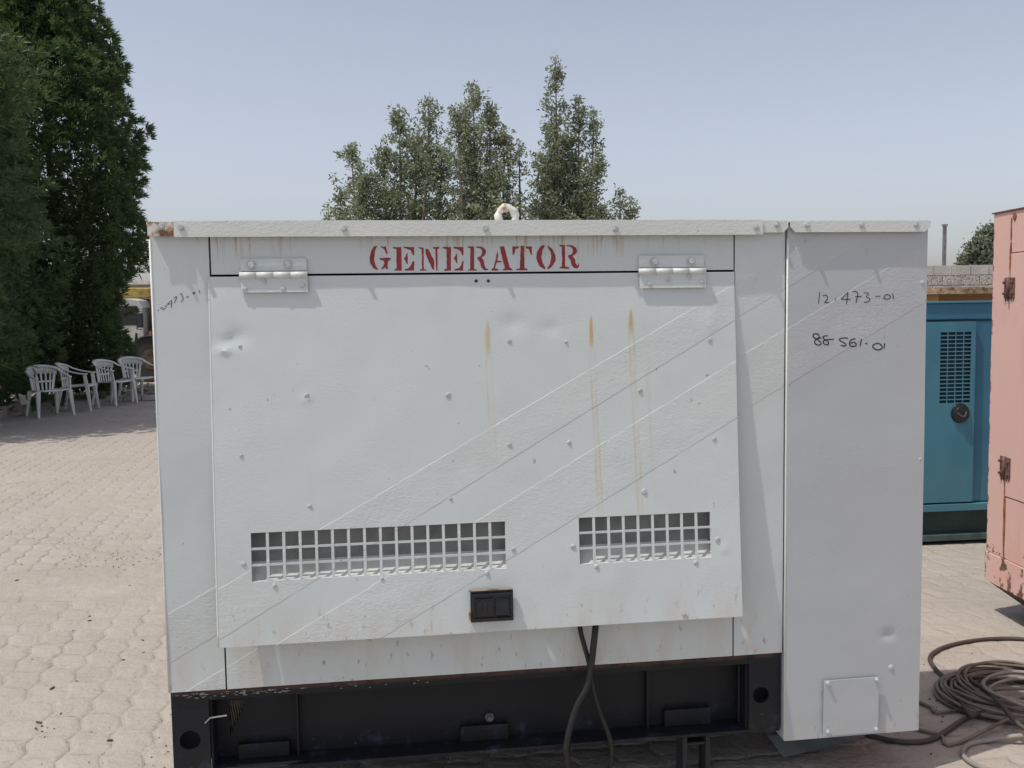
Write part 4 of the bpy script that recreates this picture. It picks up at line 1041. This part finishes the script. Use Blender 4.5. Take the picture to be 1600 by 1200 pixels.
# upright open trees behind the generator: stems traced in their own plane
def spire_tree(label, Y, basepx, stems, leafn, mat=M_leafB, L=.058, group='dusty green trees rising behind the white generator'):
    bx_ = at(basepx, 345, Y).x
    t = empty('bushy_tree', (bx_, Y, 0)); tag(t, label, 'tree', group)
    Cs, Ds = [], []
    for si, (px, py, wd, dy) in enumerate(stems):
        tp = at(px, py, Y + dy) - Vector((bx_, Y, 0)); H = tp.z
        p0 = Vector((rnd.uniform(-.08, .08), rnd.uniform(-.08, .08), 0)); p1 = Vector((tp.x * .55, tp.y * .6, H * .42)); p2 = Vector((tp.x * .9, tp.y, H * .75))
        sp = spline([p0, p1, p2, tp], 8)
        b = MB(); b.tube(sp, [max(.006, .055 * (1 - i / len(sp))) for i in range(len(sp))], 6); b.build('trunk' if si == 0 else 'limb', M_barkp, t, True)
        # twigs: start along the stem, grow up and out
        wd = wd * 1.75; ntw = int(62 * wd / .5)
        for k in range(ntw):
            f_ = .42 + .57 * rnd.random() if k > ntw * .2 else .15 + .3 * rnd.random()
            P = sp[int(f_ * (len(sp) - 1))]; taper = (1.0 - f_) ** .75 * 1.25 + .10
            aa = rnd.uniform(0, 6.28); ln = wd * taper * rnd.uniform(.35, 1.15)
            dr = Vector((math.cos(aa), math.sin(aa), rnd.uniform(.3, 1.3))).normalized()
            Q = P + dr * ln
            m = max(2, int(ln / .10))
            for i in range(m):
                q = P.lerp(Q, (i + .7) / m) + Vector((rnd.gauss(0, .045), rnd.gauss(0, .045), rnd.gauss(0, .05)))
                Cs.append(q); Ds.append(dr * .6 + Vector((0, 0, .3)))
        for k in range(10):
            q = sp[-1].lerp(sp[-4], rnd.random()) + Vector((rnd.gauss(0, .04), rnd.gauss(0, .04), 0)); Cs.append(q); Ds.append(Vector((0, 0, .8)))
    C = np.array([tuple(c) for c in Cs]); Dn = np.array([tuple(c) for c in Ds])
    crown('crown', [leaves(C, Dn, leafn, L, L * .45, .9, .35, jit=L * .55)], mat, t)
    return t
spire_tree('dusty green tree with two leafy peaks, left of the group behind the generator', 14.0, 610, [(548, 222, .42, 0), (624, 165, .40, .1), (670, 156, .42, -.1), (600, 235, .55, .3), (650, 215, .5, .4), (570, 270, .45, -.2), (690, 235, .4, .2), (530, 300, .3, .2)], 15)
spire_tree('dusty green tree with one tall central peak behind the lifting eye', 13.6, 750, [(739, 128, .48, 0), (765, 160, .40, .2), (715, 170, .38, -.2), (788, 205, .42, .1), (735, 230, .55, .4), (770, 260, .5, -.2)], 14)
spire_tree('thin bare young tree stalk between the central and right leafy trees', 13.9, 812, [(811, 216, .12, 0)], 8)
spire_tree('tallest dusty green tree, right of the group behind the generator', 14.2, 875, [(868, 92, .34, 0), (905, 148, .40, .1), (858, 190, .42, -.1), (928, 170, .26, .2), (880, 215, .55, .3), (934, 240, .26, -.2), (850, 250, .4, .1), (900, 240, .5, .1)], 14)
spire_tree('small leafy sprig rising right of the tallest tree', 14.4, 958, [(969, 296, .26, 0), (940, 322, .2, .1), (985, 312, .2, .1)], 12)
spire_tree('tiny leafy tip showing left of the tree group', 14.4, 512, [(513, 326, .2, 0)], 12)
spire_tree('round grey green tree beyond the block wall, beside the pink generator', 25.0, 1560, [(1538, 362, .34, 0), (1556, 352, .5, .2), (1519, 388, .30, 0), (1580, 345, .6, 0), (1506, 404, .22, .3), (1530, 378, .45, -.3), (1550, 372, .5, .3), (1600, 350, .6, 0)], 18, M_leafC, .12, 'trees beyond the wall')

# low hedge growth and planter kerb under the left trees
kc0, kc1 = gnd(-60, 672), gnd(44, 646)
dk = (kc1 - kc0); Lk = dk.length; KB = empty('planter_kerb', kc0, math.atan2(dk.y, dk.x)); tag(KB, 'pinkish concrete planter kerb at the left below the trees', 'kerb')
M_kerb = simple('pinkish_kerb_concrete', (.30, .25, .22), .95, var=.15, scale=5, bump=.003)
n_k = 5
for i in range(-3, n_k):
    b = MB(); b.box(i * Lk / n_k + .004, (i + 1) * Lk / n_k - .004, 0, .15, 0, .22 + rnd.uniform(-.006, .006)); b.build('kerb_stone', M_kerb, KB, bev=.008)
b = MB(); b.box(Lk + .002, Lk + .15, .0, 3.0, 0, .21); b.build('kerb_return', M_kerb, KB, bev=.008)
b = MB(); b.box(-2, Lk, .16, 2.9, 0, .16); b.build('soil_bed', simple('dark_soil', (.07, .055, .045), .95, var=.2, objspace=False, bump=.01), KB)
# pale scrap on the kerb
b = MB(); q = gnd(28, 636, .2)
b.hexa([(-.05, 0, .0), (.10, .0, -.0), (.11, .03, .0), (-.04, .04, .0), (-.09, 0, .19), (-.02, .01, .15), (-.01, .03, .16), (-.08, .04, .2)]); o = b.build('white_scrap', simple('white_scrap_plastic', (.65, .63, .6), .6), bev=.006); o.location = (q.x, q.y + .2, .222)
tag(o, 'small crumpled white scrap lying on the planter kerb', 'scrap')

# ---------------------------------------------------------------- plastic chairs
M_chair = simple('white_chair_plastic', (.74, .73, .70), .45, var=.10, scale=6)
def make_chair():
    t = empty('plastic_chair')
    W2 = .27
    # seat
    V = []; nu, nv = 8, 8
    m = MB()
    for s_ in (0, 1):
        for j in range(nv + 1):
            for i in range(nu + 1):
                u = i / nu * 2 - 1; v = j / nv * 2 - 1
                x = u * (.235 - .02 * max(0, v)); y = v * .225
                z = .425 + .018 * u * u - .012 * v - .03 * max(0, -v - .7) - s_ * .018
                m.v.append((x, y, z))
    K = (nu + 1) * (nv + 1); q = lambda i, j, s_: s_ * K + j * (nu + 1) + i
    for j in range(nv):
        for i in range(nu): m.f += [(q(i, j, 0), q(i + 1, j, 0), q(i + 1, j + 1, 0), q(i, j + 1, 0)), (q(i, j, 1), q(i, j + 1, 1), q(i + 1, j + 1, 1), q(i + 1, j, 1))]
    for i in range(nu): m.f += [(q(i, 0, 0), q(i, 0, 1), q(i + 1, 0, 1), q(i + 1, 0, 0)), (q(i, nv, 0), q(i + 1, nv, 0), q(i + 1, nv, 1), q(i, nv, 1))]
    for j in range(nv): m.f += [(q(0, j, 0), q(0, j + 1, 0), q(0, j + 1, 1), q(0, j, 1)), (q(nu, j, 0), q(nu, j, 1), q(nu, j + 1, 1), q(nu, j + 1, 0))]
    m.build('seat', M_chair, t, True)
    # legs: flared channel legs; front pair reaches up to the arms
    for sx in (-1, 1):
        b = MB(); b.hexa([(sx * .285 - .018, -.275, 0), (sx * .285 + .018, -.275, 0), (sx * .285 + .018, -.245, 0), (sx * .285 - .018, -.245, 0), (sx * .255 - .034, -.235, .43), (sx * .255 + .034, -.235, .43), (sx * .255 + .034, -.175, .43), (sx * .255 - .034, -.175, .43)])
        b.build('leg', M_chair, t, bev=.006)
        b = MB(); b.hexa([(sx * .25 - .018, .285, 0), (sx * .25 + .018, .285, 0), (sx * .25 + .018, .315, 0), (sx * .25 - .018, .315, 0), (sx * .215 - .03, .185, .42), (sx * .215 + .03, .185, .42), (sx * .215 + .03, .235, .42), (sx * .215 - .03, .235, .42)])
        b.build('leg', M_chair, t, bev=.006)
        b = MB(); b.hexa([(sx * .258 - .012, -.235, .4305), (sx * .258 + .012, -.235, .4305), (sx * .258 + .012, -.165, .4305), (sx * .258 - .012, -.165, .4305), (sx * .275 - .012, -.205, .632), (sx * .275 + .012, -.205, .632), (sx * .275 + .012, -.155, .632), (sx * .275 - .012, -.155, .632)])
        b.build('arm_post', M_chair, t, bev=.005)
    # one rim: arm, back top, arm
    ang = np.linspace(-1, 1, 33); pts = []; wds = []
    for a in ang:
        s_ = abs(a)
        if s_ > .55:
            f_ = (s_ - .55) / .45; x = math.copysign(.265 + .022 * math.sin(f_ * 3.14), a); y = .16 - .385 * f_; z = .66 + .07 * (1 - f_) ** 2 - .02 * f_
        else:
            ph = a / .55 * math.pi / 2; x = .265 * math.sin(ph); y = .16 + .155 * math.cos(ph); z = .73 + .085 * math.cos(ph) ** .8
        pts.append((x, y, z)); wds.append(.030 if s_ > .5 else .030 + .014 * (1 - s_ / .5))
    b = MB(); b.tube(pts, wds, 10, flat=(1.0, .42)); b.build('arm_rest', M_chair, t, True)
    # broad top of the back and slats
    b = MB(); n = 14
    for i in range(n):
        for (z0_, z1_, d0, d1) in ((.70, .79, 0, .012),):
            p = []
            for k in (i, i + 1):
                ph = (k / n * 2 - 1) * 1.15; x = .262 * math.sin(ph); y = .155 + .15 * math.cos(ph); p.append((x, y, math.cos(ph)))
            (xa, ya, ca_), (xb, yb, cb_) = p
            b.hexa([(xa * .94, ya - .03, .66 + .03 * ca_), (xb * .94, yb - .03, .66 + .03 * cb_), (xb * .94, yb - .022, .66 + .03 * cb_), (xa * .94, ya - .022, .66 + .03 * ca_), (xa, ya - .004, .73 + .083 * ca_), (xb, yb - .004, .73 + .083 * cb_), (xb, yb + .004, .73 + .083 * cb_), (xa, ya + .004, .73 + .083 * ca_)])
    b.build('backrest', M_chair, t, True)
    for i in range(7):
        ph = (i / 6 * 2 - 1) * .95; x = .245 * math.sin(ph); y = .125 + .15 * math.cos(ph); xb_ = x * .78; yb_ = .20 + .02 * math.cos(ph)
        wv = .0135 if i not in (0, 6) else .02
        b = MB(); b.hexa([(xb_ - wv, yb_ - .004, .42), (xb_ + wv, yb_ - .004, .42), (xb_ + wv, yb_ + .004, .42), (xb_ - wv, yb_ + .004, .42), (x - wv, y - .004, .70), (x + wv, y - .004, .70), (x + wv, y + .004, .70), (x - wv, y + .004, .70)]); b.build('slat', M_chair, t)
    b = MB(); b.box(-.19, .19, .195, .203, .545, .575, Matrix.Translation((0, .033, 0))); b.build('back_band', M_chair, t)
    return t
def copy_tree(o, parent=None):
    c = o.copy(); COL.objects.link(c)
    if parent: c.parent = parent
    for ch in o.children: copy_tree(ch, c)
    return c
ch0 = make_chair()
chairs = [((78, 650), (.75, -.66), 'nearest white plastic armchair at the left end of the row, backed against the trees'),
          ((124, 641), (.98, .18), 'second white plastic armchair from the left, seen from its side'),
          ((180, 632), (.95, -.30), 'third white plastic armchair from the left, with slotted back toward the trees'),
          ((217, 625), (.80, -.60), 'white plastic armchair closest to the white generator, in front of the truck wheel')]
for i, (p, fd, lab) in enumerate(chairs):
    c = ch0 if i == 0 else copy_tree(ch0)
    P = gnd(*p); c.location = P; fdv = Vector((fd[0], fd[1])); c.rotation_euler = (0, 0, math.atan2(fdv.y, fdv.x) + math.pi / 2); c.scale = (1.08,) * 3
    tag(c, lab, 'chair', 'white plastic chairs in a row under the trees')

# ---------------------------------------------------------------- truck behind the chairs
YK = 25.5
M_cabw = simple('truck_white_paint', (.55, .54, .50), .45, var=.10, scale=3)
M_glass = simple('dark_truck_glass', (.02, .025, .028), .12, spec=.6)
M_orange = simple('orange_rusty_paint', (.36, .15, .05), .7, var=.3, scale=12)
M_yel = simple('yellow_tank_paint', (.42, .30, .07), .6, var=.25, scale=6)
M_brown = simple('brown_rusty_steel', (.11, .075, .06), .85, var=.3, scale=8)
M_tyre = simple('dusty_tyre', (.045, .042, .04), .9, var=.2, scale=10)
TX = at(226, 540, YK).x; TK = empty('truck', (TX, YK, 0), R(-3)); tag(TK, 'white truck with dark side mirror and yellow tank, parked behind the chairs', 'truck')
zr = at(222, 466, YK).z
prof = [(-1.75, .55), (-1.80, 1.2), (-1.62, zr - .25), (-1.4, zr - .04), (-.35, zr), (-.12, zr - .05), (-.02, zr - .25), (.0, 1.1), (.0, .95), (-.1, .93), (-.32, .85), (-.42, .55)]
b = MB(); b.prism(prof, 0, 1.9); b.build('cab', M_cabw, TK, bev=.02)
zw0 = at(222, 508, YK).z; zw1 = at(222, 478, YK).z
b = MB(); b.prism([(-1.45, zw0), (-1.35, zw1), (-.16, zw1), (-.12, zw1 - .08), (-.12, zw0)], -.006, -.001); b.build('window', M_glass, TK)
b = MB(); b.box(-1.38, -1.34, -.30, -.007, .0, .0) if False else None
mr = at(220, 495, YK - .35); xm = mr.x - TX; zm0, zm1 = at(220, 512, YK - .35).z, at(220, 489, YK - .35).z
b = MB(); b.box(xm - .07, xm + .08, -.40, -.33, zm0, zm1); mo = b.build('mirror', simple('mirror_housing', (.03, .04, .05), .4), TK, bev=.02)
b = MB(); b.tube([(xm - .12, -.01, zm0 - .05), (xm - .10, -.34, zm0 - .04), (xm - .08, -.36, zm1 - .1), (xm - .25, -.01, zm1 - .05)], .014, 6); b.build('mirror_arm', M_black, mo)
b = MB(); zz0 = at(214, 543, YK - .3).z; xx = at(214, 530, YK - .3).x - TX
b.hexa([(xx - .07, -.31, zz0), (xx + .06, -.31, zz0), (xx + .06, -.28, zz0), (xx - .07, -.28, zz0), (xx - .02, -.31, zz0 + .38), (xx + .02, -.31, zz0 + .38), (xx + .02, -.28, zz0 + .38), (xx - .02, -.28, zz0 + .38)]); b.build('black_tassel', M_black, TK)
wx = .16; wr = .60
b = MB(); b.cyl((wx, -.02, wr), (wx, .26, wr), wr, 32); wh = b.build('wheel', M_tyre, TK, bev=.02)
b = MB(); b.cyl((wx, -.03, wr), (wx, -.0205, wr), .27, 20); b.cyl((wx, -.06, wr), (wx, -.0305, wr), .10, 12); b.build('rim', M_brown, wh)
w2 = wh.copy(); COL.objects.link(w2); w2.location = (3.4, 0, 0); r2_ = wh.children[0].copy(); COL.objects.link(r2_); r2_.parent = w2
b = MB(); b.tube([(wx + .60 * math.cos(t), -.03, wr + .62 * math.sin(t)) for t in np.linspace(.0, math.pi, 14)], .03, 6); b.build('mudguard', M_black, TK)
b = MB(); b.box(.12, .20, .0, .06, .50, 1.35); b.build('orange_strut', M_orange, TK)
b = MB(); b.box(.05, 4.6, .35, 1.55, .72, .95); b.build('chassis', M_brown, TK)
b = MB(); b.box(.10, .5, .2, 1.7, .96, 2.2); b.build('crane_column', M_brown, TK)
zy = at(215, 452, YK).z; b = MB()
b.box(-.95, .12, .5, 1.3, zr + .02, zy + .05); b.build('yellow_boom', M_yel, TK, bev=.03)
b = MB(); b.box(.52, 4.6, .1, 1.8, .96, 1.9); b.build('cargo_body', M_brown, TK)
# sunlit kerb and rubble behind the chairs
k0, k1 = gnd(165, 627), gnd(360, 623); b = MB(); dk = k1 - k0
KR = empty('yard_kerb', k0, math.atan2(dk.y, dk.x)); tag(KR, 'low pale kerb line on the ground between the chairs and the truck', 'kerb')
for i in range(7): b = MB(); b.box(i * dk.length / 7 + .01, (i + 1) * dk.length / 7 - .01, 0, .15, 0, .10); b.build('kerb_stone', simple('pale_kerb', (.5, .47, .42), .9) if i == 0 else bpy.data.materials['pale_kerb'], KR)
b = MB()
for k in range(140):
    c = gnd(rnd.uniform(150, 260), rnd.uniform(600, 621)); s_ = rnd.uniform(.02, .07); b.box(-s_, s_, -s_ * .8, s_ * .8, -s_ * .5, s_ * .6, Matrix.Translation(c + Vector((0, 0, .02))) @ Matrix.Rotation(rnd.uniform(0, 3), 4, 'Z') @ Matrix.Rotation(rnd.uniform(-.5, .5), 4, 'X'))
o = b.build('rubble', simple('pale_rubble', (.35, .31, .26), .95, var=.2, objspace=False)); tag(o, 'low pale rubble and gravel heap beside the truck', 'rubble', kind='stuff')

# far shed with ribbed cladding
YF = 42
zf1 = at(215, 443, YF).z; xf0 = at(-120, 443, YF).x; xf1 = at(330, 443, YF).x
SH = empty('warehouse', (xf0, YF, 0)); tag(SH, 'long low beige warehouse with ribbed cladding far behind the truck', 'building')
M_clad = simple('beige_cladding', (.50, .46, .38), .7, var=.08, scale=1); Lf = xf1 - xf0
b = MB(); b.box(0, Lf, .1, 10, 0, zf1 - .05); b.build('wall', M_clad, SH)
for k in range(9):
    z = zf1 - .35 - k * .32; b = MB(); b.box(0, Lf, .02, .0995, z, z + .2); b.build('cladding_board', M_clad, SH)
b = MB(); b.box(-.3, Lf + .3, -.35, 10.3, zf1 - .0495, zf1 + .09); b.build('roof', simple('pale_roof', (.6, .57, .5), .7), SH)

print('objects', len(bpy.data.objects))
